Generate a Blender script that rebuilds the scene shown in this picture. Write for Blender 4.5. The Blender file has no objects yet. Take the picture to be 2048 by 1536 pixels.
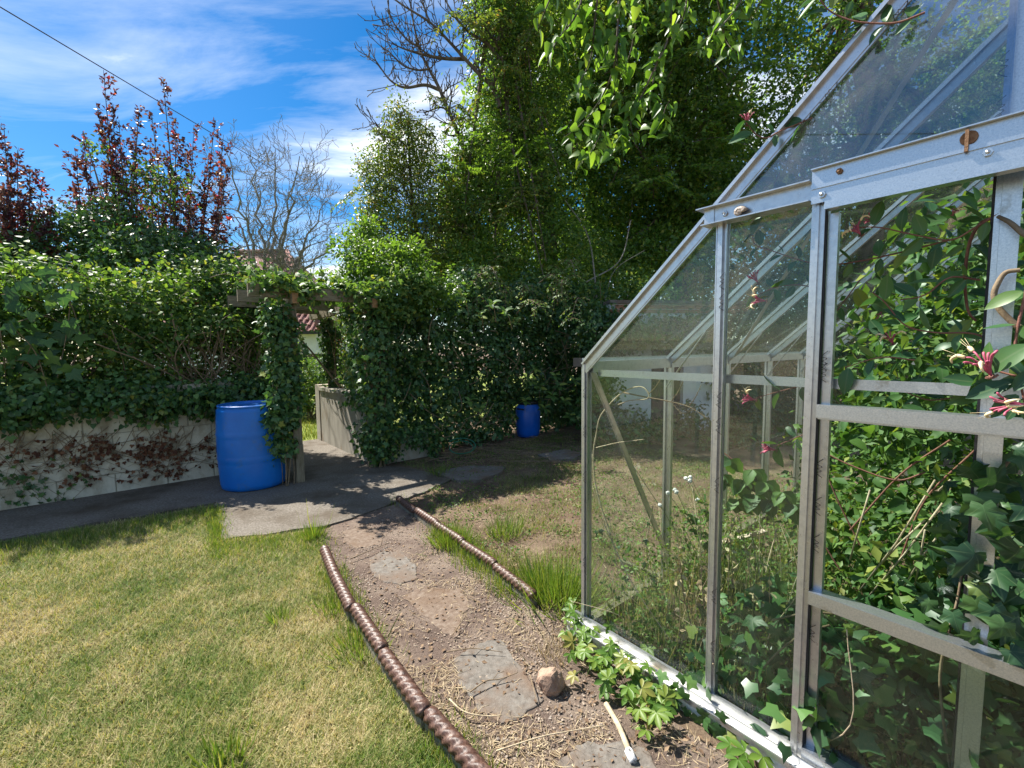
import bpy, math
import numpy as np
from mathutils import Matrix, Vector

# ------------------------------------------------------------------ camera, sky, sun, exposure
SC = bpy.context.scene
COL = SC.collection
F_PX, HC = 880.0, 1.53
PITCH, ROLL = math.radians(4.5), math.radians(0.64)
FWD = np.array([0, math.cos(PITCH), -math.sin(PITCH)])
_r0 = np.array([1.0, 0, 0]); _u0 = np.cross(_r0, FWD)
RIGHT = math.cos(ROLL) * _r0 - math.sin(ROLL) * _u0
UP = np.cross(RIGHT, FWD)
CAM = np.array([0, 0, HC])
cd = bpy.data.cameras.new('camera'); cam = bpy.data.objects.new('camera', cd); COL.objects.link(cam)
cd.sensor_width = 36; cd.lens = 36 * F_PX / 2048; cd.clip_start = 0.02; cd.clip_end = 1500
cam.matrix_world = Matrix(((RIGHT[0], UP[0], -FWD[0], 0), (RIGHT[1], UP[1], -FWD[1], 0),
                           (RIGHT[2], UP[2], -FWD[2], HC), (0, 0, 0, 1)))
SC.camera = cam

SUN_AZ, SUN_EL = math.radians(-57), math.radians(52)      # azimuth clockwise from +Y
SKY_STRENGTH, SUN_STRENGTH, EXPOSURE = 0.15, 5.0, 1.3
SC.view_settings.view_transform = 'Standard'; SC.view_settings.look = 'None'
SC.view_settings.gamma = 1; SC.view_settings.exposure = EXPOSURE
SC.view_settings.use_curve_mapping = False
SC.cycles.max_bounces = 8; SC.cycles.diffuse_bounces = 4; SC.cycles.glossy_bounces = 3
SC.cycles.transmission_bounces = 6; SC.cycles.transparent_max_bounces = 24
SC.cycles.use_denoising = True
SC.cycles.sample_clamp_indirect = 6.0
SC.cycles.caustics_reflective = False; SC.cycles.caustics_refractive = False

W = bpy.data.worlds.new('World'); SC.world = W; W.use_nodes = True
nt = W.node_tree; nt.nodes.clear()
def nd(nt, t, **kw):
    n = nt.nodes.new(t)
    for k, v in kw.items():
        if k.startswith('i_'):
            key = k[2:]
            n.inputs[int(key) if key.isdigit() else key].default_value = v
        else:
            setattr(n, k, v)
    return n
def ln(nt, a, b): nt.links.new(a, b)
def ramp(nt, stops, fac=None, interp='LINEAR'):
    r = nd(nt, 'ShaderNodeValToRGB'); cr = r.color_ramp; cr.interpolation = interp
    while len(cr.elements) < len(stops): cr.elements.new(0.5)
    for e, (p, c) in zip(cr.elements, stops):
        e.position = p; e.color = (*c, 1) if len(c) == 3 else c
    if fac is not None: ln(nt, fac, r.inputs[0])
    return r
sky = nd(nt, 'ShaderNodeTexSky', sky_type='NISHITA', sun_disc=False)
sky.sun_elevation = SUN_EL; sky.sun_rotation = SUN_AZ; sky.air_density = 1.0; sky.dust_density = 0.3; sky.ozone_density = 2.5
hs = nd(nt, 'ShaderNodeHueSaturation', i_Saturation=1.5, i_Value=.41); ln(nt, sky.outputs[0], hs.inputs['Color'])
geo = nd(nt, 'ShaderNodeTexCoord')
sep = nd(nt, 'ShaderNodeSeparateXYZ'); ln(nt, geo.outputs['Generated'], sep.inputs[0])
zz = nd(nt, 'ShaderNodeMath', operation='ADD', i_1=0.16); ln(nt, sep.outputs[2], zz.inputs[0])
zc = nd(nt, 'ShaderNodeMath', operation='MAXIMUM', i_1=0.06); ln(nt, zz.outputs[0], zc.inputs[0])
dx = nd(nt, 'ShaderNodeMath', operation='DIVIDE'); ln(nt, sep.outputs[0], dx.inputs[0]); ln(nt, zc.outputs[0], dx.inputs[1])
dy = nd(nt, 'ShaderNodeMath', operation='DIVIDE'); ln(nt, sep.outputs[1], dy.inputs[0]); ln(nt, zc.outputs[0], dy.inputs[1])
cv = nd(nt, 'ShaderNodeCombineXYZ'); ln(nt, dx.outputs[0], cv.inputs[0]); ln(nt, dy.outputs[0], cv.inputs[1])
wn = nd(nt, 'ShaderNodeTexNoise', i_Scale=1.1, i_Detail=1); ln(nt, cv.outputs[0], wn.inputs['Vector'])
wm = nd(nt, 'ShaderNodeVectorMath', operation='MULTIPLY_ADD'); wm.inputs[1].default_value = (0.7, 0.7, 0); ln(nt, wn.outputs['Color'], wm.inputs[0]); ln(nt, cv.outputs[0], wm.inputs[2])
mp = nd(nt, 'ShaderNodeMapping'); mp.inputs['Rotation'].default_value = (0, 0, math.radians(-28)); mp.inputs['Scale'].default_value = (0.5, 1.7, 1); mp.inputs['Location'].default_value = (11, 11, 0)
ln(nt, wm.outputs[0], mp.inputs['Vector'])
cn = nd(nt, 'ShaderNodeTexNoise', i_Scale=0.85, i_Detail=10, i_Roughness=0.62); ln(nt, mp.outputs[0], cn.inputs['Vector'])
cr_ = ramp(nt, [(0.43, (0, 0, 0)), (0.54, (.28, .28, .28)), (0.64, (1, 1, 1))], cn.outputs['Fac'])
cmix = nd(nt, 'ShaderNodeMixRGB'); cmix.inputs[2].default_value = (3.9, 4.05, 4.15, 1)
ln(nt, cr_.outputs[0], cmix.inputs[0]); ln(nt, hs.outputs[0], cmix.inputs[1])
bg = nd(nt, 'ShaderNodeBackground', i_Strength=SKY_STRENGTH); ln(nt, cmix.outputs[0], bg.inputs[0])
wo = nd(nt, 'ShaderNodeOutputWorld'); ln(nt, bg.outputs[0], wo.inputs[0])

sl = bpy.data.lights.new('sun', 'SUN'); sl.energy = SUN_STRENGTH; sl.angle = math.radians(0.53); sl.color = (1.0, 0.95, 0.86)
so = bpy.data.objects.new('sun', sl); COL.objects.link(so)
SUN_DIR = np.array([math.sin(SUN_AZ) * math.cos(SUN_EL), math.cos(SUN_AZ) * math.cos(SUN_EL), math.sin(SUN_EL)])
so.rotation_mode = 'QUATERNION'; so.rotation_quaternion = Vector(SUN_DIR).to_track_quat('Z', 'Y'); so.location = (-12, 12, 20)

# ------------------------------------------------------------------ geometry helpers
RNG = np.random.default_rng(11)
def ray(x, y): return FWD + RIGHT * (x - 1024) / F_PX - UP * (y - 768) / F_PX
def G(x, y, z=0.0):
    d = ray(x, y); return CAM + d * ((z - HC) / d[2])
def AY(x, y, Y):
    d = ray(x, y); return CAM + d * (Y / d[1])
def proj(P):
    d = np.atleast_2d(P) - CAM; z = d @ FWD
    return np.stack([1024 + F_PX * (d @ RIGHT) / z, 768 - F_PX * (d @ UP) / z, z], 1)
def nrm(v):
    v = np.asarray(v, float); return v / np.maximum(np.linalg.norm(v, axis=-1, keepdims=True), 1e-9)
def lump(p, f=1.0, s=0.0):
    p = np.asarray(p, float) * f
    return (np.sin(p[..., 0] * 1.7 + s) * np.sin(p[..., 1] * 2.1 + 1.3 * s + 1) + np.sin(p[..., 2] * 2.3 + s * .7 + p[..., 0]) * .7
            + np.sin(p[..., 1] * 4.1 + p[..., 2] * 3.3 + s) * .35 + np.sin(p[..., 0] * 5.3 - p[..., 2] * 2.9 + 2 * s) * .3) / 2.0

def tag(o, label=None, cat=None, group=None, kind=None):
    if label: o['label'] = label
    if cat: o['category'] = cat
    if group: o['group'] = group
    if kind: o['kind'] = kind
    return o
def thing(name, label, cat, loc=(0, 0, 0), rotz=0.0, group=None):
    o = bpy.data.objects.new(name, None); COL.objects.link(o); o.empty_display_size = 0.1
    o.location = loc; o.rotation_euler = (0, 0, rotz)
    return tag(o, label, cat, group)
def off(parent):
    return np.zeros(3) if parent is None else np.array(root_loc(parent))
def root_loc(o):
    L = np.array(o.location)
    while o.parent is not None:
        o = o.parent; L = L + np.array(o.location)
    return L

def raw_mesh(name, V, Fc, attr=None, smooth=False):
    me = bpy.data.meshes.new(name)
    V = np.asarray(V, np.float32); Fc = np.asarray(Fc, np.int32); k = Fc.shape[1]
    me.vertices.add(len(V)); me.vertices.foreach_set('co', V.ravel())
    me.loops.add(Fc.size); me.loops.foreach_set('vertex_index', Fc.ravel())
    me.polygons.add(len(Fc)); me.polygons.foreach_set('loop_start', np.arange(0, Fc.size, k, dtype=np.int32))
    if smooth: me.polygons.foreach_set('use_smooth', np.ones(len(Fc), bool))
    me.update(calc_edges=True)
    if attr is not None:
        a = me.attributes.new('rnd', 'FLOAT', 'POINT'); a.data.foreach_set('value', np.asarray(attr, np.float32))
    return me
def link(name, me, mat, parent=None, kind=None):
    o = bpy.data.objects.new(name, me); COL.objects.link(o)
    if mat is not None and not me.materials:
        for m in (mat if isinstance(mat, (list, tuple)) else [mat]): me.materials.append(m)
    if parent is not None: o.parent = parent
    if kind: o['kind'] = kind
    return o

class MB:
    """collects boxes, tubes and polygons in world (or local) coordinates; build() links them as one mesh object"""
    def __init__(s): s.V = []; s.F = []; s.M = []; s.n = 0; s.sm = []
    def add(s, V, F, m=0, smooth=False):
        V = [tuple(float(c) for c in v) for v in V]
        s.V += V; s.F += [tuple(int(i) + s.n for i in f) for f in F]; s.M += [m] * len(F); s.sm += [smooth] * len(F); s.n += len(V); return s
    def frame(s, o, ax, ay, az, m=0):
        """box with corner o and edge vectors"""
        o, ax, ay, az = map(np.asarray, (o, ax, ay, az))
        V = [o, o + ax, o + ax + ay, o + ay, o + az, o + ax + az, o + ax + ay + az, o + ay + az]
        F = [(0, 3, 2, 1), (4, 5, 6, 7), (0, 1, 5, 4), (1, 2, 6, 5), (2, 3, 7, 6), (3, 0, 4, 7)]
        if np.dot(np.cross(ax, ay), az) < 0: F = [f[::-1] for f in F]
        return s.add(V, F, m)
    def box(s, x0, x1, y0, y1, z0, z1, m=0): return s.frame((x0, y0, z0), (x1 - x0, 0, 0), (0, y1 - y0, 0), (0, 0, z1 - z0), m)
    def bar(s, p0, p1, w, d, wdir, m=0, shift=(0, 0)):
        """bar from p0 to p1, width w along wdir, depth d along the third axis, centred (plus shift)"""
        p0, p1 = np.asarray(p0, float), np.asarray(p1, float); t = p1 - p0
        wd = np.asarray(wdir, float); wd = nrm(wd - t * (wd @ t) / (t @ t)); dd = nrm(np.cross(t, wd))
        o = p0 + wd * (shift[0] - w / 2) + dd * (shift[1] - d / 2)
        return s.frame(o, t, wd * w, dd * d, m)
    def tube(s, pts, rad, sides=6, m=0, cap=True, smooth=True):
        pts = np.asarray(pts, float); k = len(pts); rad = np.broadcast_to(np.asarray(rad, float), (k,))
        tg = nrm(np.gradient(pts, axis=0)); ref = np.array([0, 0, 1.0]) if abs(tg[0][2]) < .9 else np.array([1.0, 0, 0])
        u = nrm(np.cross(tg[0], ref)); V = []
        a = np.linspace(0, 2 * np.pi, sides, endpoint=False)
        for i in range(k):
            u = nrm(u - tg[i] * (u @ tg[i])); v = np.cross(tg[i], u)
            V += list(pts[i] + rad[i] * (np.cos(a)[:, None] * u + np.sin(a)[:, None] * v))
        Fc = [(i * sides + j, i * sides + (j + 1) % sides, (i + 1) * sides + (j + 1) % sides, (i + 1) * sides + j) for i in range(k - 1) for j in range(sides)]
        if cap: Fc += [tuple(range(sides))[::-1], tuple((k - 1) * sides + j for j in range(sides))]
        return s.add(V, Fc, m, smooth)
    def lathe(s, prof, c=(0, 0, 0), sides=40, m=0):
        prof = np.asarray(prof, float); k = len(prof); a = np.linspace(0, 2 * np.pi, sides, endpoint=False); V = []
        for r, z in prof: V += [(c[0] + r * math.cos(t), c[1] + r * math.sin(t), c[2] + z) for t in a]
        Fc = [(i * sides + j, i * sides + (j + 1) % sides, (i + 1) * sides + (j + 1) % sides, (i + 1) * sides + j) for i in range(k - 1) for j in range(sides)]
        return s.add(V, Fc, m, True)
    def slab(s, poly, z0, z1, bev=0.0, m=0):
        """prism over a ground polygon (list of xy), slightly bevelled top"""
        P = np.asarray(poly, float)[:, :2]
        A = np.sum(P[:, 0] * np.roll(P[:, 1], -1) - P[:, 1] * np.roll(P[:, 0], -1))
        if A < 0: P = P[::-1]
        c = P.mean(0); k = len(P); rings = [(P, z0)]
        if bev > 0:
            d = nrm(c - P); rings += [(P, z1 - bev), (P + d * bev * .5, z1 - bev * .3), (P + d * bev * 1.3, z1)]
        else: rings += [(P, z1)]
        V = [(*q, z) for R_, z in rings for q in R_]
        Fc = [(i * k + j, i * k + (j + 1) % k, (i + 1) * k + (j + 1) % k, (i + 1) * k + j) for i in range(len(rings) - 1) for j in range(k)]
        Fc.append(tuple((len(rings) - 1) * k + j for j in range(k)))
        return s.add(V, Fc, m)
    def mesh(s, name, o=(0, 0, 0)):
        me = bpy.data.meshes.new(name); o = np.asarray(o, float)
        me.from_pydata([(v[0] - o[0], v[1] - o[1], v[2] - o[2]) for v in s.V], [], s.F); me.update()
        if max(s.M, default=0) > 0: me.polygons.foreach_set('material_index', s.M)
        me.polygons.foreach_set('use_smooth', s.sm)
        return me
    def build(s, name, mat, parent=None, local=False, kind=None):
        me = s.mesh(name, (0, 0, 0) if local else off(parent))
        return link(name, me, mat, parent, kind)
def solo(mb, name, mat, label, cat, group=None, base=None, kind=None):
    """a thing that is one mesh, with its origin at its base"""
    b = np.mean(np.array(mb.V), 0) if base is None else np.array(base, float)
    if base is None: b[2] = np.array(mb.V)[:, 2].min()
    o = link(name, mb.mesh(name, b), mat); o.location = b
    return tag(o, label, cat, group, kind)
def spline(pts, n=8):
    pts = np.asarray(pts, float); k = len(pts)
    if k < 3: return np.array([pts[0] + (pts[-1] - pts[0]) * t for t in np.linspace(0, 1, n)])
    out = []
    P = np.vstack([2 * pts[0] - pts[1], pts, 2 * pts[-1] - pts[-2]])
    for i in range(1, k):
        a, b, c, d = P[i - 1], P[i], P[i + 1], P[i + 2]
        for t in np.linspace(0, 1, n, endpoint=False):
            out.append(.5 * ((2 * b) + (c - a) * t + (2 * a - 5 * b + 4 * c - d) * t * t + (3 * b - a - 3 * c + d) * t ** 3))
    out.append(pts[-1]); return np.array(out)
def in_poly(P, poly):
    x, y = P[:, 0], P[:, 1]; poly = np.array([[float(p[0]), float(p[1])] for p in poly]); r = np.zeros(len(P), bool); k = len(poly)
    for i in range(k):
        (x1, y1), (x2, y2) = poly[i], poly[(i + 1) % k]
        c = ((y1 > y) != (y2 > y)) & (x < (x2 - x1) * (y - y1) / (y2 - y1 + 1e-12) + x1); r ^= c
    return r

# ------------------------------------------------------------------ materials
MATS = {}
def base_mat(name):
    m = bpy.data.materials.new(name); m.use_nodes = True; m.node_tree.nodes.clear()
    MATS[name] = m; return m, m.node_tree
def finish(nt, sh):
    o = nd(nt, 'ShaderNodeOutputMaterial'); ln(nt, sh, o.inputs[0]); return o
def coords(nt, kind='Object', scale=(1, 1, 1)):
    if kind == 'World':
        g = nd(nt, 'ShaderNodeNewGeometry'); src = g.outputs['Position']
    else:
        t = nd(nt, 'ShaderNodeTexCoord'); src = t.outputs[kind]
    mp = nd(nt, 'ShaderNodeMapping'); mp.inputs['Scale'].default_value = scale; ln(nt, src, mp.inputs[0]); return mp.outputs[0]
def noise(nt, vec, scale, detail=5, rough=.6):
    n = nd(nt, 'ShaderNodeTexNoise', i_Scale=scale, i_Detail=detail, i_Roughness=rough); ln(nt, vec, n.inputs['Vector']); return n.outputs['Fac']
def mixc(nt, fac, a, b, blend='MIX'):
    m = nd(nt, 'ShaderNodeMixRGB', blend_type=blend)
    for i, v in ((0, fac), (1, a), (2, b)):
        if isinstance(v, (int, float)): m.inputs[i].default_value = v
        elif isinstance(v, tuple): m.inputs[i].default_value = (*v, 1) if len(v) == 3 else v
        else: ln(nt, v, m.inputs[i])
    return m.outputs[0]
def surf(name, stops, scale=6, detail=6, rough=.8, bump=.3, bscale=40, kind='World', metal=0.0, spec=.35, stretch=(1, 1, 1), stain=None, rough_var=0.0, bdist=.01):
    m, nt = base_mat(name); v = coords(nt, kind, stretch)
    c = ramp(nt, stops, noise(nt, v, scale, detail)).outputs[0]
    if stain:
        col, sc, lo, hi = stain
        f = ramp(nt, [(lo, (0, 0, 0)), (hi, (1, 1, 1))], noise(nt, v, sc, 8, .65)).outputs[0]
        c = mixc(nt, f, c, col)
    p = nd(nt, 'ShaderNodeBsdfPrincipled', i_Roughness=rough, i_Metallic=metal); p.inputs['Specular IOR Level'].default_value = spec
    ln(nt, c, p.inputs['Base Color'])
    if rough_var:
        r = nd(nt, 'ShaderNodeMapRange'); r.inputs['To Min'].default_value = rough - rough_var; r.inputs['To Max'].default_value = rough + rough_var
        ln(nt, noise(nt, v, scale * 2.3, 4), r.inputs[0]); ln(nt, r.outputs[0], p.inputs['Roughness'])
    if bump:
        b = nd(nt, 'ShaderNodeBump', i_Strength=bump, i_Distance=bdist); ln(nt, noise(nt, v, bscale, 6, .7), b.inputs['Height']); ln(nt, b.outputs[0], p.inputs['Normal'])
    finish(nt, p.outputs[0]); return m
def leafmat(name, stops, trans=.3, tcol=1.6, rough=.42, spec=.45, obj=False, vein=None, wnoise=None):
    """leaf: colour from a per-leaf random value; thin, so it also lets light through"""
    m, nt = base_mat(name)
    if obj: f = nd(nt, 'ShaderNodeObjectInfo').outputs['Random']
    else: f = nd(nt, 'ShaderNodeAttribute', attribute_name='rnd').outputs['Fac']
    if wnoise:
        wv = noise(nt, coords(nt, 'World'), wnoise[0], 6, .68); mr = nd(nt, 'ShaderNodeMapRange'); mr.inputs['From Min'].default_value = .34; mr.inputs['From Max'].default_value = .68; ln(nt, wv, mr.inputs[0]); wv = mr.outputs[0]
        a = nd(nt, 'ShaderNodeMath', operation='MULTIPLY', i_1=wnoise[1]); ln(nt, wv, a.inputs[0])
        b = nd(nt, 'ShaderNodeMath', operation='MULTIPLY_ADD', i_1=1 - wnoise[1]); ln(nt, f, b.inputs[0]); ln(nt, a.outputs[0], b.inputs[2]); f = b.outputs[0]
    c = ramp(nt, stops, f).outputs[0]
    if vein:
        t = nd(nt, 'ShaderNodeTexCoord'); s = nd(nt, 'ShaderNodeSeparateXYZ'); ln(nt, t.outputs['Object'], s.inputs[0])
        ax = nd(nt, 'ShaderNodeMath', operation='ABSOLUTE'); ln(nt, s.outputs[0], ax.inputs[0])
        if vein == 'ivy':
            an = nd(nt, 'ShaderNodeMath', operation='ARCTAN2'); ln(nt, ax.outputs[0], an.inputs[0])
            yy = nd(nt, 'ShaderNodeMath', operation='ADD', i_1=-.04); ln(nt, s.outputs[1], yy.inputs[0]); ln(nt, yy.outputs[0], an.inputs[1])
            k = nd(nt, 'ShaderNodeMath', operation='MULTIPLY', i_1=3.1 ); ln(nt, an.outputs[0], k.inputs[0])
            si = nd(nt, 'ShaderNodeMath', operation='SINE'); ln(nt, k.outputs[0], si.inputs[0])
            ab = nd(nt, 'ShaderNodeMath', operation='ABSOLUTE'); ln(nt, si.outputs[0], ab.inputs[0]); d = ab.outputs[0]; w0, w1 = .05, .16
        else:
            sd = nd(nt, 'ShaderNodeMath', operation='MULTIPLY_ADD', i_1=-1.15); ln(nt, ax.outputs[0], sd.inputs[0]); ln(nt, s.outputs[1], sd.inputs[2])
            k = nd(nt, 'ShaderNodeMath', operation='MULTIPLY', i_1=24.0); ln(nt, sd.outputs[0], k.inputs[0])
            si = nd(nt, 'ShaderNodeMath', operation='SINE'); ln(nt, k.outputs[0], si.inputs[0])
            ab = nd(nt, 'ShaderNodeMath', operation='ABSOLUTE'); ln(nt, si.outputs[0], ab.inputs[0])
            a2 = nd(nt, 'ShaderNodeMath', operation='MULTIPLY_ADD', i_1=.25, i_2=.02); ln(nt, ab.outputs[0], a2.inputs[0])
            mn = nd(nt, 'ShaderNodeMath', operation='MINIMUM'); ln(nt, a2.outputs[0], mn.inputs[0]); ln(nt, ax.outputs[0], mn.inputs[1]); d = mn.outputs[0]; w0, w1 = .012, .03
        vf = ramp(nt, [(w0, (.5, .5, .5)), (w1, (0, 0, 0))], d).outputs[0]
        c = mixc(nt, vf, c, (.13, .20, .09))
    p = nd(nt, 'ShaderNodeBsdfPrincipled', i_Roughness=rough); p.inputs['Specular IOR Level'].default_value = spec; ln(nt, c, p.inputs['Base Color'])
    tr = nd(nt, 'ShaderNodeBsdfTranslucent')
    tc = mixc(nt, 1.0, c, (tcol * 1.05, tcol * 1.0, tcol * .45), 'MULTIPLY'); ln(nt, tc, tr.inputs[0])
    mx = nd(nt, 'ShaderNodeMixShader', i_0=trans); ln(nt, p.outputs[0], mx.inputs[1]); ln(nt, tr.outputs[0], mx.inputs[2])
    finish(nt, mx.outputs[0]); return m
def glassmat(name, dirt=.10, tint=(.93, .97, .95), dcol=(.55, .58, .5), scale=3.0, refl=1.0, seed=0.0):
    m, nt = base_mat(name)
    tr = nd(nt, 'ShaderNodeBsdfTransparent'); tr.inputs[0].default_value = (*tint, 1)
    gl = nd(nt, 'ShaderNodeBsdfGlossy', i_Roughness=.02); gl.inputs[0].default_value = (1, 1, 1, 1)
    fr = nd(nt, 'ShaderNodeFresnel', i_IOR=1.52); gb = nd(nt, 'ShaderNodeNewGeometry')     # thin sheet: same reflectance from both faces
    io = nd(nt, 'ShaderNodeMapRange'); io.inputs['To Min'].default_value = 1.52; io.inputs['To Max'].default_value = 1 / 1.52; ln(nt, gb.outputs['Backfacing'], io.inputs[0]); ln(nt, io.outputs[0], fr.inputs['IOR'])
    k = nd(nt, 'ShaderNodeMath', operation='MULTIPLY', i_1=refl); ln(nt, fr.outputs[0], k.inputs[0])
    m1 = nd(nt, 'ShaderNodeMixShader'); ln(nt, k.outputs[0], m1.inputs[0]); ln(nt, tr.outputs[0], m1.inputs[1]); ln(nt, gl.outputs[0], m1.inputs[2])
    v = coords(nt, 'Object', (1, 1, .55)); a = noise(nt, v, scale, 8, .7)
    f = ramp(nt, [(.35, (dirt * .25,) * 3), (.75, (dirt,) * 3)], a).outputs[0]
    sp = noise(nt, v, 130, 2, .5); f2 = ramp(nt, [(.72, (0, 0, 0)), (.78, (dirt * 2.2,) * 3)], sp).outputs[0]
    add = mixc(nt, 1.0, f, f2, 'ADD')
    di = nd(nt, 'ShaderNodeBsdfDiffuse'); di.inputs[0].default_value = (*dcol, 1)
    tl = nd(nt, 'ShaderNodeBsdfTranslucent'); tl.inputs[0].default_value = (*dcol, 1)
    dm = nd(nt, 'ShaderNodeMixShader', i_0=.15); ln(nt, di.outputs[0], dm.inputs[1]); ln(nt, tl.outputs[0], dm.inputs[2])
    m2 = nd(nt, 'ShaderNodeMixShader'); ln(nt, add, m2.inputs[0]); ln(nt, m1.outputs[0], m2.inputs[1]); ln(nt, dm.outputs[0], m2.inputs[2])
    finish(nt, m2.outputs[0]); return m
def g3(*c): return tuple(c)

M_ALU = surf('aluminium', [(.3, (.46, .48, .51)), (.55, (.58, .60, .62)), (.8, (.50, .51, .52))], 38, 6, .30, .05, 160, 'Object', .85, .5, (1, 1, 1), ((.27, .26, .18), 7, .60, .84), .08, .003)
M_GALV = surf('galvanised', [(.32, (.44, .49, .54)), (.5, (.54, .58, .62)), (.68, (.63, .66, .69))], 240, 5, .31, .06, 200, 'Object', .9, .5, (1, 1, 1), ((.28, .26, .22), 9, .63, .75), .1, .002)
M_SILL = surf('white_sill', [(.3, (.70, .69, .64)), (.6, (.80, .79, .75))], 8, 6, .6, .2, 60, 'Object', 0, .3, (1, 1, 1), ((.22, .19, .13), 7, .52, .66), 0, .004)
M_BRICK = surf('brick', [(.3, (.28, .13, .08)), (.6, (.42, .22, .14)), (.8, (.30, .2, .15))], 22, 6, .9, .5, 80)
M_RUST = surf('rust', [(.3, (.20, .10, .05)), (.6, (.32, .19, .11)), (.8, (.15, .09, .06))], 120, 6, .85, .4, 300, 'Object')
M_RUBBER = surf('black_rubber', [(.4, (.012, .012, .015)), (.7, (.03, .03, .03))], 40, 4, .6, .1, 80, 'Object')
M_WIRE = surf('wire', [(.4, (.03, .03, .035)), (.7, (.09, .08, .08))], 80, 4, .45, 0, 80, 'Object', .6)
M_GLASS = glassmat('greenhouse_glass', .022, (.95, .975, .96), (.50, .54, .46), 3.2, .55)
M_GLASSD = glassmat('dirty_glass', .04, (.86, .93, .88), (.34, .42, .30), 4.0, .6)
M_GLASSR = glassmat('roof_glass', .04, (.88, .93, .90), (.46, .50, .44), 3.6, .8)
M_GLASST = glassmat('gable_top_glass', .03, (.72, .77, .84), (.40, .46, .58), 2.6, 2.3)  # bluish tint and film put part of the sky's reflection into the colour
M_CONC = surf('concrete', [(.28, (.070, .060, .049)), (.45, (.14, .122, .101)), (.58, (.195, .172, .144)), (.72, (.28, .255, .22))], 55, 10, .92, .9, 120, 'World', 0, .25, (1, 1, 1), ((.085, .066, .046), 1.6, .46, .66), 0, .008)
M_SLAB = surf('slab_stone', [(.3, (.095, .083, .070)), (.5, (.15, .134, .116)), (.72, (.20, .184, .162))], 40, 9, .9, .6, 130, 'World', 0, .3, (1, 1, 1), ((.14, .095, .066), 4.0, .46, .66), 0, .005)
M_SLABD = surf('slab_dirty', [(.3, (.11, .076, .055)), (.5, (.165, .122, .092)), (.72, (.22, .178, .14))], 40, 9, .92, .6, 130, 'World', 0, .25, (1, 1, 1), ((.13, .085, .055), 3.0, .48, .66), 0, .005)
M_WALL = surf('painted_block', [(.3, (.43, .40, .315)), (.6, (.56, .53, .43)), (.8, (.48, .44, .34))], 5, 8, .88, .5, 45, 'World', 0, .3, (1, 1, .6), ((.23, .19, .125), 4.2, .49, .70), 0, .008)
M_MORTAR = surf('mortar', [(.3, (.26, .24, .19)), (.7, (.36, .34, .28))], 20, 6, .95, .4, 90)
M_LOWW = surf('old_render', [(.3, (.24, .22, .18)), (.55, (.38, .35, .29)), (.75, (.44, .41, .34))], 4, 9, .9, .6, 50, 'World', 0, .3, (1, 1, .35), ((.24, .15, .08), 2.2, .52, .72), 0, .008)
M_WHITEW = surf('white_render', [(.3, (.60, .61, .62)), (.7, (.74, .75, .76))], 3, 6, .9, .3, 60, 'World', 0, .3, (1, 1, 1), ((.40, .38, .34), 1.6, .60, .8), 0, .006)
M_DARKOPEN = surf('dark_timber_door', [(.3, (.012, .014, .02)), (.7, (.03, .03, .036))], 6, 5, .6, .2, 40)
M_WOOD = surf('weathered_wood', [(.3, (.13, .105, .07)), (.5, (.22, .185, .13)), (.75, (.30, .265, .19))], 9, 8, .88, .6, 30, 'World', 0, .25, (6, 6, .8), ((.11, .13, .06), 3, .55, .72), 0, .006)
M_WOODH = surf('weathered_beam', [(.3, (.13, .105, .07)), (.5, (.21, .18, .125)), (.75, (.28, .245, .18))], 14, 8, .88, .6, 40, 'World', 0, .25, (1, 1, 5), ((.10, .13, .05), 3, .55, .72), 0, .006)
M_ENDG = surf('end_grain', [(.3, (.20, .11, .05)), (.6, (.30, .17, .08)), (.8, (.16, .09, .05))], 30, 6, .85, .4, 90)
M_BARK = surf('bark', [(.3, (.06, .05, .04)), (.55, (.14, .115, .09)), (.75, (.22, .19, .15))], 11, 8, .92, .8, 30, 'World', 0, .2, (1, 1, .3), None, 0, .01)
M_BARKG = surf('pale_bark', [(.3, (.15, .14, .125)), (.55, (.24, .225, .20)), (.75, (.33, .31, .27))], 14, 8, .9, .5, 40, 'World', 0, .2, (1, 1, .4), ((.2, .2, .11), 6, .6, .8), 0, .008)
M_TWIG = surf('twig', [(.3, (.13, .09, .055)), (.6, (.24, .18, .115)), (.8, (.32, .26, .18))], 25, 6, .9, .3, 90)
M_STRAWST = surf('dry_stem', [(.3, (.34, .26, .16)), (.6, (.50, .42, .29)), (.8, (.60, .53, .40))], 30, 6, .85, .3, 90)
M_VINE = surf('honeysuckle_stem', [(.3, (.16, .06, .05)), (.6, (.24, .11, .075)), (.8, (.30, .19, .12))], 30, 5, .7, .3, 90)
M_GSTEM = surf('green_stem', [(.3, (.10, .15, .04)), (.7, (.18, .24, .07))], 30, 4, .6, .1, 90)
M_BLUE = surf('blue_plastic', [(.3, (.003, .115, .46)), (.6, (.004, .150, .56)), (.8, (.010, .18, .58))], 3, 6, .36, .08, 60, 'Object', 0, .45, (1, 1, 1), ((.06, .13, .26), 9, .56, .82), .08, .004)
M_BLUE2 = surf('dark_blue_plastic', [(.3, (.003, .085, .46)), (.7, (.004, .12, .60))], 3, 5, .3, .06, 60, 'Object', 0, .5)
M_BLACKP = surf('black_plastic', [(.4, (.012, .012, .013)), (.7, (.025, .025, .025))], 20, 4, .5, .1, 60, 'Object')
M_TERRA = surf('salt_glaze', [(.25, (.022, .012, .010)), (.48, (.075, .038, .028)), (.66, (.15, .085, .062)), (.8, (.24, .17, .125))], 60, 9, .44, .4, 120, 'World', 0, .4, (1, 1, 1), ((.22, .175, .13), 30, .64, .80), .14, .003)
M_TERRAS = surf('edging_side', [(.3, (.10, .09, .07)), (.6, (.19, .175, .14)), (.8, (.13, .15, .09))], 12, 7, .9, .5, 60)
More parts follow.
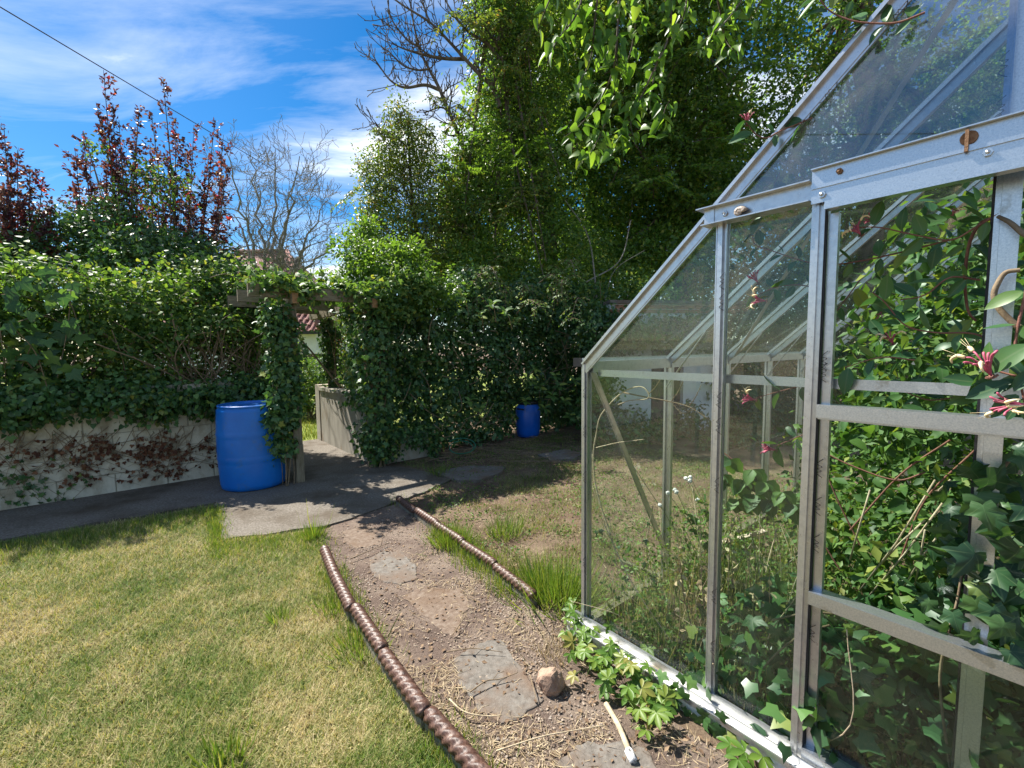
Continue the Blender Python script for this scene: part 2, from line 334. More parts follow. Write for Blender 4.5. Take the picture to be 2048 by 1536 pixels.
M_ROCK = surf('pink_stone', [(.3, (.24, .15, .105)), (.5, (.36, .25, .18)), (.75, (.45, .36, .27))], 14, 8, .9, .9, 40, 'World', 0, .3, (1, 1, 1), ((.40, .19, .13), 7, .5, .7), 0, .012)
M_ROOFT = surf('roof_tile', [(.3, (.17, .075, .065)), (.6, (.27, .13, .11)), (.8, (.22, .11, .10))], 3, 6, .85, .3, 20)
M_STONEW = surf('dark_stone', [(.3, (.07, .06, .05)), (.6, (.15, .13, .10)), (.8, (.2, .18, .14))], 8, 8, .95, .8, 20)
M_BOARD = surf('pale_board', [(.3, (.42, .34, .27)), (.6, (.58, .48, .39)), (.8, (.66, .58, .49))], 12, 8, .9, .4, 60)
M_GREENBOARD = surf('mossy_board', [(.3, (.06, .065, .035)), (.6, (.12, .12, .075)), (.8, (.18, .175, .12))], 12, 8, .9, .4, 60)
M_SNAIL = surf('snail_shell', [(.35, (.16, .10, .07)), (.5, (.45, .37, .30)), (.65, (.62, .56, .50))], 160, 3, .5, .2, 90, 'Object')
M_HOSE = surf('green_hose', [(.4, (.01, .10, .06)), (.7, (.02, .17, .09))], 30, 4, .4, 0, 60)
M_PAINT = surf('white_paint', [(.35, (.10, .10, .10)), (.5, (.72, .72, .72)), (.8, (.8, .8, .8))], 40, 5, .7, .3, 90)
M_PINK = surf('honeysuckle_pink', [(.3, (.30, .04, .09)), (.55, (.42, .09, .15)), (.8, (.52, .24, .24))], 60, 4, .5, 0, 60, 'Object')
M_CREAM = surf('honeysuckle_cream', [(.3, (.72, .55, .26)), (.7, (.82, .72, .48))], 60, 4, .5, 0, 60, 'Object')
M_SEED = surf('seed_fluff', [(.3, (.62, .62, .58)), (.7, (.8, .8, .78))], 60, 4, .9, .5, 200, 'Object')
M_CABLE = surf('black_cable', [(.4, (.02, .02, .022)), (.7, (.04, .04, .04))], 20, 3, .6, 0)
M_FRAMEW = surf('window_frame', [(.3, (.42, .44, .40)), (.7, (.55, .57, .52))], 4, 4, .5, 0)
M_PANE = surf('window_pane', [(.3, (.03, .05, .05)), (.7, (.06, .08, .08))], 2, 4, .08, 0, 20, 'World', 0, .6)
M_GLOSSWIN = M_PANE

def ramp3(a, b, c, d=None):
    s = [(0, a), (.45, b), (.85, c)]
    return s + [(1.0, d)] if d else s
# leaf colours (dark, mid, bright, odd one)
IVY = ramp3((.032, .080, .030), (.050, .125, .036), (.090, .190, .046), (.19, .22, .04))
IVYD = ramp3((.030, .080, .032), (.048, .122, .040), (.085, .180, .046), (.15, .20, .04))
HEDGE = ramp3((.042, .098, .030), (.080, .165, .040), (.145, .240, .056), (.27, .30, .06))
TREE = ramp3((.045, .105, .026), (.095, .190, .038), (.16, .265, .048), (.25, .27, .05))
PEAR = ramp3((.075, .14, .028), (.14, .22, .042), (.21, .27, .050), (.30, .20, .07))
LIME = ramp3((.05, .12, .018), (.09, .185, .024), (.135, .235, .030), (.18, .26, .035))
ASHL = ramp3((.06, .13, .02), (.095, .18, .03), (.13, .22, .035))
PLUM = ramp3((.034, .012, .026), (.064, .021, .040), (.095, .036, .046), (.10, .06, .04))
PLUMR = ramp3((.20, .015, .03), (.34, .03, .05), (.45, .08, .06))
L_IVY, L_IVYO = leafmat('ivy_leaves', IVY, .24, 1.5, .46, .45), leafmat('ivy_leaf', IVY, .24, 1.5, .46, .45, True, 'ivy')
L_IVYD, L_IVYDO = leafmat('shade_ivy_leaves', IVYD, .22, 1.5, .40, .5), leafmat('shade_ivy_leaf', IVYD, .22, 1.5, .40, .5, True)
L_HEDGE, L_HEDGEO = leafmat('hedge_leaves', HEDGE, .34, 1.7, .55, .35), leafmat('hedge_leaf', HEDGE, .34, 1.7, .55, .35, True)
L_TREE = leafmat('tree_leaves', TREE, .45, 2.0, .42, .45)
L_PEAR = leafmat('pear_leaves', PEAR, .35, 1.6, .42, .45)
L_LIME, L_LIMEO = leafmat('lime_leaves', LIME, .48, 2.1, .45, .4), leafmat('lime_leaf', LIME, .48, 2.1, .45, .4, True, 'mid')
L_ASH = leafmat('ash_leaves', ASHL, .42, 1.9, .45, .4)
L_PLUM, L_PLUMR = leafmat('plum_leaves', PLUM, .42, 2.2, .42, .45), leafmat('red_plum_leaves', PLUMR, .45, 1.6, .45, .4)
L_GRAPEO = leafmat('vine_leaf', ramp3((.03, .085, .035), (.05, .125, .04), (.09, .18, .045)), .35, 1.7, .5, .4, True, 'ivy')
L_HONEYO = leafmat('honeysuckle_leaf', ramp3((.026, .082, .036), (.044, .122, .042), (.080, .175, .044), (.22, .27, .04)), .26, 1.7, .42, .45, True, 'mid')
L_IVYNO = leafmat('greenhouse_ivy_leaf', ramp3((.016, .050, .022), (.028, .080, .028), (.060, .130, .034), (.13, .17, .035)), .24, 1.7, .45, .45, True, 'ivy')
L_BRAMO = leafmat('bramble_leaf', ramp3((.030, .085, .025), (.060, .14, .032), (.11, .21, .045)), .38, 1.8, .5, .4, True, 'mid')
L_CINQO = leafmat('creeper_leaf', ramp3((.07, .155, .022), (.11, .205, .030), (.155, .235, .035), (.26, .24, .06)), .36, 1.6, .45, .4, True)
L_WEED = leafmat('weed_leaves', ramp3((.05, .12, .022), (.085, .165, .03), (.13, .21, .04), (.22, .22, .06)), .34, 1.6, .5, .35)
L_GRASS = leafmat('lawn_grass', [(0, (.055, .115, .022)), (.28, (.125, .20, .040)), (.42, (.22, .265, .075)), (.52, (.36, .34, .14)), (.64, (.50, .43, .225)), (.84, (.60, .50, .31)), (1, (.30, .18, .10))], .25, 1.3, .6, .25, False, None, (1.5, .56))
L_YARD = leafmat('yard_grass', [(0, (.06, .125, .022)), (.38, (.12, .19, .036)), (.58, (.23, .24, .07)), (.76, (.36, .31, .14)), (1, (.24, .16, .09))], .28, 1.35, .55, .3, False, None, (2.2, .6))
L_TUFT = leafmat('tuft_grass', [(0, (.075, .155, .024)), (.5, (.14, .225, .034)), (.85, (.24, .28, .055)), (1, (.34, .29, .12))], .32, 1.5, .5, .35)
L_STRAW = leafmat('straw', [(0, (.24, .17, .10)), (.5, (.40, .31, .19)), (1, (.52, .43, .28))], .15, 1.1, .7, .25)
L_DEAD = leafmat('dead_leaves', [(0, (.07, .030, .020)), (.5, (.13, .055, .032)), (1, (.20, .10, .055))], .15, 1.2, .8, .2)
L_LITTER = leafmat('litter_leaves', [(0, (.09, .055, .036)), (.5, (.17, .11, .07)), (1, (.27, .19, .12))], .12, 1.2, .8, .2)
L_FARG = leafmat('far_grass', [(0, (.09, .15, .02)), (.5, (.16, .21, .03)), (1, (.30, .28, .09))], .3, 1.4, .55, .3)

# ground materials
def groundmat(name, stops, sc1, sc2, b=.8):
    m, nt = base_mat(name); v = coords(nt, 'World')
    a = noise(nt, v, sc1, 5, .6); bb = noise(nt, v, sc2, 8, .75)
    mx = nd(nt, 'ShaderNodeMath', operation='MULTIPLY_ADD', i_1=.55); ln(nt, a, mx.inputs[0])
    h = nd(nt, 'ShaderNodeMath', operation='MULTIPLY', i_1=.45); ln(nt, bb, h.inputs[0]); ln(nt, h.outputs[0], mx.inputs[2])
    c = ramp(nt, stops, mx.outputs[0]).outputs[0]
    p = nd(nt, 'ShaderNodeBsdfPrincipled', i_Roughness=.95); p.inputs['Specular IOR Level'].default_value = .2; ln(nt, c, p.inputs['Base Color'])
    bu = nd(nt, 'ShaderNodeBump', i_Strength=b, i_Distance=.02); ln(nt, bb, bu.inputs['Height']); ln(nt, bu.outputs[0], p.inputs['Normal'])
    finish(nt, p.outputs[0]); return m
M_SOIL = groundmat('dry_soil', [(.3, (.060, .038, .026)), (.46, (.115, .076, .052)), (.56, (.17, .125, .085)), (.68, (.25, .19, .125))], 2.4, 70)
M_PATHSOIL = groundmat('path_soil', [(.3, (.075, .052, .041)), (.46, (.14, .102, .082)), (.56, (.205, .158, .125)), (.68, (.29, .235, .18))], 3.2, 90)
M_THATCH = groundmat('lawn_thatch', [(.3, (.055, .055, .02)), (.44, (.11, .095, .045)), (.54, (.18, .14, .075)), (.66, (.27, .20, .12))], 1.8, 60)
M_FARLAWN = groundmat('far_lawn_turf', [(.3, (.10, .15, .025)), (.5, (.17, .21, .04)), (.68, (.27, .25, .08))], 1.2, 40)

# ------------------------------------------------------------------ leaves: templates and clouds
def fan(center, outline):
    V = [center] + outline; k = len(outline)
    return np.array(V, float), np.array([(0, 1 + i, 1 + (i + 1) % k) for i in range(k)])
def mirror(half):      # half outline from base (x<=0) to tip, mirrored
    return [(-x, y, z) for x, y, z in half][::-1]
T_KITE = (np.array([(0, 0, 0), (-.3, .42, .09), (0, 1, -.08), (.3, .42, .09)], float), np.array([(0, 2, 1), (0, 3, 2)]))
_h = [(-.2, .17, .05), (-.3, .47, .08), (-.18, .78, .03)]
T_OVAL = fan((0, .5, -.01), [(0, 0, 0), (.2, .17, .05), (.3, .47, .08), (.18, .78, .03), (0, 1, -.1), (-.18, .78, .03), (-.3, .47, .08), (-.2, .17, .05)])
T_OV4 = fan((0, .46, -.04), [(0, 0, 0), (.28, .42, .07), (0, 1, -.1), (-.28, .42, .07)])
T_IVY6 = fan((0, .3, .03), [(0, -.02, 0), (.40, -.06, -.03), (.42, .38, -.05), (0, 1, -.1), (-.42, .38, -.05), (-.40, -.06, -.03)])
T_IVY = fan((0, .3, .03), [(0, 0, 0), (.34, -.12, -.02), (.52, .3, -.06), (.25, .5, 0), (0, 1, -.1), (-.25, .5, 0), (-.52, .3, -.06), (-.34, -.12, -.02)])
def ivy_big(w=1.0, lob=1.0):
    h = [(.10, -.10, 0), (.30, -.20, -.03), (.40, -.02, -.01), (.42, .10, .0), (.60, .22, -.05), (.68, .34, -.09), (.44, .40, -.01), (.26, .48, .02), (.20, .66, .01), (.10, .86, -.04)]
    h = [(x * w, y, z) for x, y, z in h]
    out = [(0, 0, 0)] + h + [(0, 1.0, -.10)] + [(-x, y, z) for x, y, z in h[::-1]]
    return fan((0, .22, .05), out)
T_IVYB = ivy_big(); T_GRAPE = ivy_big(1.12)
def curled(tpl, cx, cy, tw):
    v, f = tpl; v = v.copy(); x, y = v[:, 0].copy(), v[:, 1].copy(); v[:, 2] += -cx * x * x - cy * y * y + tw * x * y; return v, f
T_IVYV = [curled(ivy_big(.92), .5, .25, .2), curled(ivy_big(1.05), .2, .45, -.3), curled(ivy_big(.85), .8, .1, .1), curled(ivy_big(.98), -.25, .4, .35)]
def blade_leaf(hw, prof, fold=.12, curl=.12, nseg=6):
    """leaf with a folded midrib: rows of 3 vertices; prof(t) = half width"""
    V = []; Fc = []
    for i in range(nseg + 1):
        t = i / nseg; w = hw * prof(t); z = -curl * t * t
        V += [(-w, t, z + fold * w), (0, t, z), (w, t, z + fold * w)]
    for i in range(nseg):
        a, b = 3 * i, 3 * i + 3
        for p, q in ((0, 1), (1, 2)): Fc += [(a + p, a + q, b + q), (a + p, b + q, b + p)]
    return np.array(V, float), np.array(Fc)
T_HONEY = blade_leaf(.27, lambda t: math.sin(math.pi * min(1, t * .97 + .03)) ** .75 * (1 - .18 * t), .5, .18)
T_HONEYV = [blade_leaf(.27, lambda t: math.sin(math.pi * min(1, t * .97 + .03)) ** .75 * (1 - .18 * t), f_, c_) for f_, c_ in ((.5, .18), (.2, .35), (.8, .05), (.35, -.12))]
T_HEART = blade_leaf(.46, lambda t: max(0, (1 - t)) ** .62 * min(1, .62 + t * 2.2) * (1.0 if t < .97 else 0), .45, .25)
T_BRAM = blade_leaf(.37, lambda t: math.sin(math.pi * min(1, .04 + .96 * t ** .8)) ** .85 * (1 + .10 * math.sin(t * 40)), .4, .22, 9)
def palm5():
    V = []; Fc = []; n = 0
    lv, lf = blade_leaf(.23, lambda t: math.sin(math.pi * (t ** 1.35 * .97 + .015)) ** .8, .5, .12, 5)
    for a, s in ((-105, .72), (-52, .92), (0, 1.0), (52, .92), (105, .72)):
        a = math.radians(a); R_ = np.array([[math.cos(a), math.sin(a), 0], [-math.sin(a), math.cos(a), 0], [0, 0, 1]])
        v = (lv * s + np.array([0, .03, 0])) @ R_.T; v[:, 2] -= .10 * np.hypot(v[:, 0], v[:, 1])
        V.append(v); Fc.append(lf + n); n += len(v)
    return np.vstack(V), np.vstack(Fc)
T_PALM = palm5()
T_BLADE1 = (np.array([(-.5, 0, 0), (.5, 0, 0), (0, 1, .15)], float), np.array([(0, 1, 2)]))
T_BLADE = (np.array([(-.5, 0, 0), (.5, 0, 0), (-.38, .5, .06), (.38, .5, .06), (0, 1, .28)], float), np.array([(0, 1, 3), (0, 3, 2), (2, 3, 4)]))

def leaf_arrays(P, T, N, S, tpl, wid=None):
    tv, tf = tpl; n = len(P)
    T = nrm(T); N = nrm(N - T * np.sum(N * T, 1, keepdims=True)); B = np.cross(T, N)
    S = np.broadcast_to(np.asarray(S, float), (n,))[:, None]
    Wd = S if wid is None else np.broadcast_to(np.asarray(wid, float), (n,))[:, None]
    V = (P[:, None, :] + B[:, None, :] * (tv[None, :, 0:1] * Wd[:, None]) + T[:, None, :] * (tv[None, :, 1:2] * S[:, None]) + N[:, None, :] * (tv[None, :, 2:3] * S[:, None]))
    Fc = (tf[None] + (np.arange(n) * len(tv))[:, None, None]).reshape(-1, 3)
    return V.reshape(-1, 3), Fc
def cloud(name, P, T, N, S, tpl, mat, parent=None, kind='stuff', wid=None, rng=RNG, rnd=None):
    P = np.asarray(P, float)
    V, Fc = leaf_arrays(P, np.asarray(T, float), np.asarray(N, float), S, tpl, wid)
    r = np.repeat(rng.random(len(P)) if rnd is None else rnd, len(tpl[0]))
    me = raw_mesh(name, V - off(parent), Fc, r)
    return link(name, me, mat, parent, kind)
_TM = {}
def leaf_objs(P, T, N, S, tpl, mat, parent, name='leaf'):
    key = (id(tpl[0]), mat.name)
    if key not in _TM:
        me = raw_mesh(name, tpl[0], tpl[1], None, True); me.materials.append(mat); _TM[key] = me
    me = _TM[key]; L = off(parent)
    P = np.asarray(P, float); T = nrm(T); N = np.asarray(N, float); N = nrm(N - T * np.sum(N * T, 1, keepdims=True)); B = np.cross(T, N)
    S = np.broadcast_to(np.asarray(S, float), (len(P),))
    for p, t, n, b, s in zip(P - L, T, N, B, S):
        o = bpy.data.objects.new(name, me); COL.objects.link(o); o.parent = parent
        o.matrix_basis = Matrix(((b[0] * s, t[0] * s, n[0] * s, p[0]), (b[1] * s, t[1] * s, n[1] * s, p[1]), (b[2] * s, t[2] * s, n[2] * s, p[2]), (0, 0, 0, 1)))
def front_pick(P, S, k, cell=9, margin=10):
    """indices of the k leaves that show largest: the front-most of each small patch of view, biggest first"""
    q = proj(P); ok = (q[:, 2] > .1) & (q[:, 0] > -margin) & (q[:, 0] < 2048 + margin) & (q[:, 1] > -margin) & (q[:, 1] < 1536 + margin)
    idx = np.nonzero(ok)[0]
    key = (q[idx, 0] // cell).astype(int) * 4000 + (q[idx, 1] // cell).astype(int)
    o = np.lexsort((q[idx, 2], key)); idx = idx[o]; key = key[o]
    first = np.concatenate([[True], key[1:] != key[:-1]]); idx = idx[first]
    sz = np.broadcast_to(S, (len(P),))[idx] / q[idx, 2]
    return idx[np.argsort(-sz)[:k]]
def foliage(parent, PTNS, tpl, mat, objmat=None, k=0, tplo=None, name='foliage', kind='stuff', rng=RNG):
    P, T, N, S = PTNS
    if k:
        i = front_pick(P, S, k); m = np.ones(len(P), bool); m[i] = False
        leaf_objs(P[i], T[i], N[i], S[i], tplo or tpl, objmat, parent)
        P, T, N, S = P[m], T[m], N[m], S[m]
    return cloud(name, P, T, N, S, tpl, mat, parent, kind, rng=rng)

def rsph(rng, n):
    return nrm(rng.normal(size=(n, 3)))
def mass(seed, blobs, n, per=9, sig=.10, leaf=(.05, .08), out=.6, up=.45, jit=.6, droop=.35, lf=2.0, la=.2, shell=.4, cull=.7, back=.75, keep=None):
    """leaf positions over lumpy ellipsoids, in clumps: n leaves"""
    rng = np.random.default_rng(seed); B = np.asarray(blobs, float); C, R_ = B[:, :3], B[:, 3:6]
    w = R_[:, 0] * R_[:, 1] + R_[:, 1] * R_[:, 2] + R_[:, 0] * R_[:, 2]; w /= w.sum()
    res = []; got = 0; nc = n // per
    while got < nc:
        m = nc * 2; b = rng.choice(len(B), m, p=w); d = rsph(rng, m)
        rr = 1 - shell * rng.random(m) ** 1.4
        c = C[b] + d * R_[b] * rr[:, None]; c = c + d * (R_[b].mean(1) * la * lump(c, lf, seed % 7))[:, None]
        ok = np.ones(m, bool)
        tc = nrm(CAM - C[b]); ok &= ~((np.sum(d * tc, 1) < -.25) & (rng.random(m) < back))
        for j in range(len(B)):
            q = np.sum(((c - C[j]) / R_[j]) ** 2, 1); ok &= ~((q < cull ** 2) & (b != j))
        ok &= c[:, 2] > .02
        if keep is not None: ok &= keep(c)
        c, d = c[ok], d[ok]; res.append((c, d)); got += len(c)
    c = np.vstack([r[0] for r in res])[:nc]; d = np.vstack([r[1] for r in res])[:nc]
    k = per; cs = np.repeat(c, k, 0); ds = np.repeat(d, k, 0); m = len(cs)
    o = rng.normal(size=(m, 3)) * sig; P = cs + o
    N = nrm(ds * out + nrm(o) * .35 + np.array([0, 0, up]) + rng.normal(size=(m, 3)) * jit)
    T = nrm(nrm(o) * .6 + ds * .3 + rng.normal(size=(m, 3)) * .7 - np.array([0, 0, droop]))
    S = rng.uniform(leaf[0], leaf[1], m) * (0.75 + .25 * rng.random(m))
    ok = P[:, 2] > .01
    return P[ok], T[ok], N[ok], S[ok]
def pb(px, py, Y, rx, ry, ryd=None):
    """foliage ellipsoid at picture place (px,py), distance Y, radii given as they look at that distance"""
    c = AY(px, py, Y); k = Y / F_PX
    return (*c, rx * k, (ryd if ryd else min(rx, ry) * k), ry * k)
def grow(rng, p, d, L, r, lvl, kids=(4, 4, 4), ang=.7, shrink=.62, wob=.16, up=.05, segs=7, start=.3, out=None, rs=.6):
    out = [] if out is None else out
    pts = [np.array(p, float)]; d = nrm(d)
    for i in range(segs):
        d = nrm(d + rng.normal(size=3) * wob + np.array([0, 0, up])); pts.append(pts[-1] + d * L / segs)
    pts = np.array(pts); rad = np.linspace(r, r * .35 if lvl else r * .25, len(pts)); out.append((pts, rad, lvl))
    if lvl > 0:
        k = kids[len(kids) - lvl] if len(kids) >= lvl else 4
        for j in range(k):
            t = start + (1 - start) * (j + rng.random()) / k; f = t * segs; i = min(int(f), segs - 1)
            q = pts[i] + (pts[i + 1] - pts[i]) * (f - i); tg = nrm(pts[i + 1] - pts[i])
            sd = nrm(np.cross(tg, rng.normal(size=3))); nd_ = nrm(tg * math.cos(ang) + sd * math.sin(ang))
            grow(rng, q, nd_, L * shrink * (1.15 - .5 * t) * rng.uniform(.8, 1.2), max(np.interp(f, range(len(rad)), rad) * rs, .0025), lvl - 1, kids, ang, shrink, wob, up, segs, start, out, rs)
    return out
def limbs(parent, br, mat, name='branch', sides=(5, 6, 8, 8), minr=0.0):
    mb = MB()
    for pts, rad, lvl in br: mb.tube(pts, np.maximum(rad, minr), sides[min(lvl, 3)], cap=False)
    return mb.build(name, mat, parent)

# the garden wall runs along U; W(s, o, z): s metres along it, o metres behind (+) or before (-) its face
W_A = np.array([-5.006, 4.183, 0]); W_U = nrm(np.array([1.393, 1.186, 0])); W_B = np.array([-W_U[1], W_U[0], 0])
def W(s, o, z=0.0): return W_A + W_U * s + W_B * o + np.array([0, 0, z])

# ------------------------------------------------------------------ the setting: ground, lawn, paths
def sheet(name, poly, z, mat, kind='structure', rough=0.0):
    poly = [np.asarray(p)[:2] for p in poly]
    mb = MB(); mb.add([(*p, z) for p in poly], [tuple(range(len(poly)))]); o = mb.build(name, mat)
    if o.data.polygons[0].normal.z < 0: o.data.flip_normals()
    return tag(o, kind=kind)
gm = MB(); gm.add([(-400, -60, -.004), (400, -60, -.004), (400, 700, -.004), (-400, 700, -.004)], [(0, 1, 2, 3)])
tag(gm.build('ground', M_SOIL), kind='structure')
LEFT_EDGE = [(637, 1066), (650, 1105), (668, 1150), (695, 1205), (735, 1268), (778, 1330), (835, 1412), (905, 1500), (965, 1570)]
RIGHT_EDGE = [(797, 998), (840, 1030), (890, 1068), (930, 1095), (985, 1135), (1050, 1182), (1082, 1206)]
LE = [G(x, y, .05) for x, y in LEFT_EDGE]; RE = [G(x, y, .05) for x, y in RIGHT_EDGE]
LAWN = [W(-5, -1.05), W(.16, -1.04), W(1.62, -1.22), (-2.40, 3.50), G(548, 1072), G(620, 1062)] + LE[0:] + [(.6, .3), (.8, -3), (-9, -3)]
sheet('lawn', LAWN, .002, M_THATCH)
PATHP = LE + [(.75, .6), (1.05, 1.25), G(1340, 1440), G(1180, 1290), G(1110, 1225)] + RE[::-1] + [G(770, 1015), G(680, 1035)]
sheet('garden_path', PATHP, .003, M_PATHSOIL)
CONC = [W(-6, -1.02), W(.16, -1.02), W(1.62, -1.16), (-2.36, 3.47), G(560, 1068), G(650, 1055), G(700, 1040), G(780, 1012), G(850, 985), G(900, 962), G(850, 945), G(815, 938), W(3.42, -.86), W(3.42, 1.5), W(2.45, 1.5), W(2.45, .0), W(-6, .0)]
_r = np.random.default_rng(4); CONC2 = []
for i in range(len(CONC)):
    a_, b_ = np.array(CONC[i][:2], float), np.array(CONC[(i + 1) % len(CONC)][:2], float); k_ = max(1, int(np.linalg.norm(b_ - a_) / .07))
    for j in range(k_): CONC2.append(a_ + (b_ - a_) * j / k_ + (_r.normal(size=2) * .011 if 0 < i < 12 else 0))
CONC = CONC2
cp = MB(); cp.add([(p[0], p[1], .018) for p in CONC], [tuple(range(len(CONC)))])
kk = len(CONC); cp.add([(p[0], p[1], z) for z in (-.03, .018) for p in CONC], [(i, (i + 1) % kk, kk + (i + 1) % kk, kk + i) for i in range(kk)])
cpo = cp.build('concrete_path', M_CONC); tag(cpo, kind='structure')
if cpo.data.polygons[0].normal.z < 0: cpo.data.flip_normals()
# the lawn beyond the archway
sheet('far_lawn', [W(-12, 1.5), W(20, 1.5), W(20, 30), W(-30, 30)], .004, M_FARLAWN)

# ------------------------------------------------------------------ garden wall of painted blocks, with its piece beyond
def block_wall(name, label, s0, s1, o0, thick, h, mat, bw=.45, bh=.222, along='U', seed=1, cat='wall'):
    rng = np.random.default_rng(seed)
    base = W(s0, o0) if along == 'U' else W(o0, s0)
    t = thing(name, label, cat, base); L = np.array(t.location)
    P = (lambda a, b, z: W(a, b, z)) if along == 'U' else (lambda a, b, z: W(b, a, z))
    core = MB(); e0 = P(s0 + .01, o0 + .012, 0); core.frame(e0, P(s1 - .01, o0 + .012, 0) - e0, P(s0 + .01, o0 + thick - .012, 0) - e0, (0, 0, h - .01)); core.build('mortar_core', M_MORTAR, t)
    me = None; nrow = int(round(h / bh)); ax = nrm(P(1, 0, 0) - P(0, 0, 0)); ay = nrm(P(0, 1, 0) - P(0, 0, 0)); sg = 1
    for r in range(nrow):
        x = s0 - (bw / 2 if r % 2 else 0)
        while x < s1:
            a, b = max(x, s0), min(x + bw, s1); x += bw
            if b - a < .06: continue
            q = P(a + .004, o0 + rng.uniform(-.003, .003), r * bh + .004); m = MB(); w = (b - a) - .008; hh = bh - .008
            bv = .006; lo = np.array([0, 0, 0])
            prof = [(0, bv), (bv, 0), (w - bv, 0), (w, bv), (w, thick - bv), (w - bv, thick), (bv, thick), (0, thick - bv)]
            V = [q + ax * u + ay * v_ + np.array([0, 0, z]) for z in (0, hh) for u, v_ in prof]
            m.add(V, [(i, (i + 1) % 8, 8 + (i + 1) % 8, 8 + i) for i in range(8)] + [tuple(range(8))[::-1], tuple(range(8, 16))])
            m.build('block', mat, t)
    cp = MB(); e0 = P(s0 - .02, o0 - .03, h); cp.frame(e0, P(s1 + .02, o0 - .03, h) - e0, P(s0 - .02, o0 + thick + .03, h) - e0, (0, 0, .05)); cp.build('coping', M_LOWW, t)
    return t
block_wall('garden_wall', 'low cream painted block wall under the hedge, left of the blue barrel', -1.4, 2.36, 0, .2, 1.11, M_WALL)
# low rendered wall along the passage and its short front return
lw = thing('passage_wall', 'low stained concrete wall with dappled light, right side of the archway passage', 'wall', W(3.42, .15))
mb = MB(); a = W(3.42, -.80); mb.frame(a, W(3.42, 1.3) - a, W(3.60, -.80) - a, (0, 0, .88)); mb.build('wall_body', M_LOWW, lw)
for i in range(6):
    s_ = -.80 + i * .352; mb = MB(); a = W(3.395, s_, .884); mb.frame(a, W_B * .342, W_U * .24, (0, 0, .05 + .006 * (i % 2))); mb.build('coping_stone', M_LOWW, lw)
mb = MB(); a = W(3.41, 1.31); mb.frame(a, W_B * .2, W_U * .22, (0, 0, .965)); mb.build('end_pier', M_LOWW, lw)
mb = MB(); a = W(3.62, -.86); mb.frame(a, W_U * .62, W_B * .16, (0, 0, .34)); mb.build('front_return', M_LOWW, lw)

# ------------------------------------------------------------------ far house
HY = 21.0
hp = AY(575, 700, HY); hx0 = hp[0] - 9.0; hx1 = AY(632, 690, HY)[0]; hz = AY(600, 664, HY)[2]; hr = AY(555, 505, HY + 4.5)[2]
hs_ = thing('bungalow', 'white rendered bungalow with red tiled hipped roof behind the archway', 'house', (hx1 - 4, HY, 0))
mb = MB(); mb.box(hx0, hx1, HY, HY + 9, 0, hz); mb.build('wall', M_WHITEW, hs_)
wz0, wz1 = AY(600, 712, HY)[2], AY(600, 681, HY)[2]; wx0, wx1 = AY(578, 690, HY)[0], AY(608, 690, HY)[0]
mb = MB(); mb.box(wx0, wx1, HY - .04, HY + .03, wz0 - .3, wz1); wn_ = mb.build('window', M_FRAMEW, hs_)
mb = MB(); mb.box(wx0 + .06, wx0 + (wx1 - wx0) * .62, HY - .055, HY - .042, wz0 - .2, wz1 - .07); mb.build('pane', M_PANE, wn_)
mb = MB(); mb.box(wx0 + (wx1 - wx0) * .7, wx1 - .06, HY - .055, HY - .042, wz0 - .2, wz1 - .07); mb.build('pane', M_PANE, wn_)
mb = MB(); mb.box(hx0 - .4, hx1 + .4, HY - .42, HY - .34, hz - .12, hz + .02); mb.build('fascia', M_CABLE, hs_)
rv = [(hx0 - .4, HY - .4, hz), (hx1 + .4, HY - .4, hz), (hx1 + .4, HY + 9.4, hz), (hx0 - .4, HY + 9.4, hz), (hx0 + 4, HY + 4.5, hr), (hx1 - 3.4, HY + 4.5, hr)]
mb = MB(); mb.add(rv, [(0, 1, 5, 4), (1, 2, 5), (2, 3, 4, 5), (3, 0, 4)]); rf = mb.build('roof', M_ROOFT, hs_)
# courses of pantiles on the front slope, right part: each tile a piece of its own
e0 = np.array(rv[0]); e1 = np.array(rv[1]); rd = np.array(rv[5]); sl_up = np.array([0, 4.9, hr - hz]); sl_len = np.linalg.norm(sl_up); su = sl_up / sl_len; sn = nrm(np.cross((1, 0, 0), su))
tv = []; tw, tl = .30, .38
mbt = MB(); aa = np.linspace(0, 1, 6); prof = [(-tw / 2 + tw * a_, .045 * math.sin(a_ * 2 * math.pi) + .03) for a_ in aa]
Vt = [(u, 0, h + .035) for u, h in prof] + [(u, tl * 1.08, h) for u, h in prof] + [(u, 0, h - .01) for u, h in prof]
mbt.add(Vt, [(i, i + 1, 7 + i, 6 + i) for i in range(5)] + [(12 + i, 13 + i, i + 1, i) for i in range(5)])
tile_me = mbt.mesh('roof_tile'); tile_me.materials.append(M_ROOFT); ntile = 0; rest = []
Mt = np.stack([np.array([1, 0, 0]), su, sn], 1)
for r in range(int(sl_len / tl)):
    f = r * tl / sl_len; xr = e1[0] + (rd[0] - e1[0]) * f - .18; xl = xr - 5.2
    for c in range(int((xr - xl) / tw)):
        q = np.array([xr - tw * (c + .5), e0[1], hz]) + su * r * tl + sn * .01; p_ = proj(q)[0]
        if 535 < p_[0] < 660 and ntile < 290:
            o = bpy.data.objects.new('roof_tile', tile_me); COL.objects.link(o); o.parent = rf
            lq = q - np.array(hs_.location); o.matrix_basis = Matrix(((*Mt[0], lq[0]), (*Mt[1], lq[1]), (*Mt[2], lq[2]), (0, 0, 0, 1))); ntile += 1
mb = MB()
mb.tube([e1 + np.array([0, 0, .06]), rd + np.array([0, 0, .08])], .12, 6); mb.tube([rd + np.array([0, 0, .08]), np.array(rv[4]) + np.array([0, 0, .08])], .12, 6); mb.build('ridge_tiles', M_ROOFT, rf)

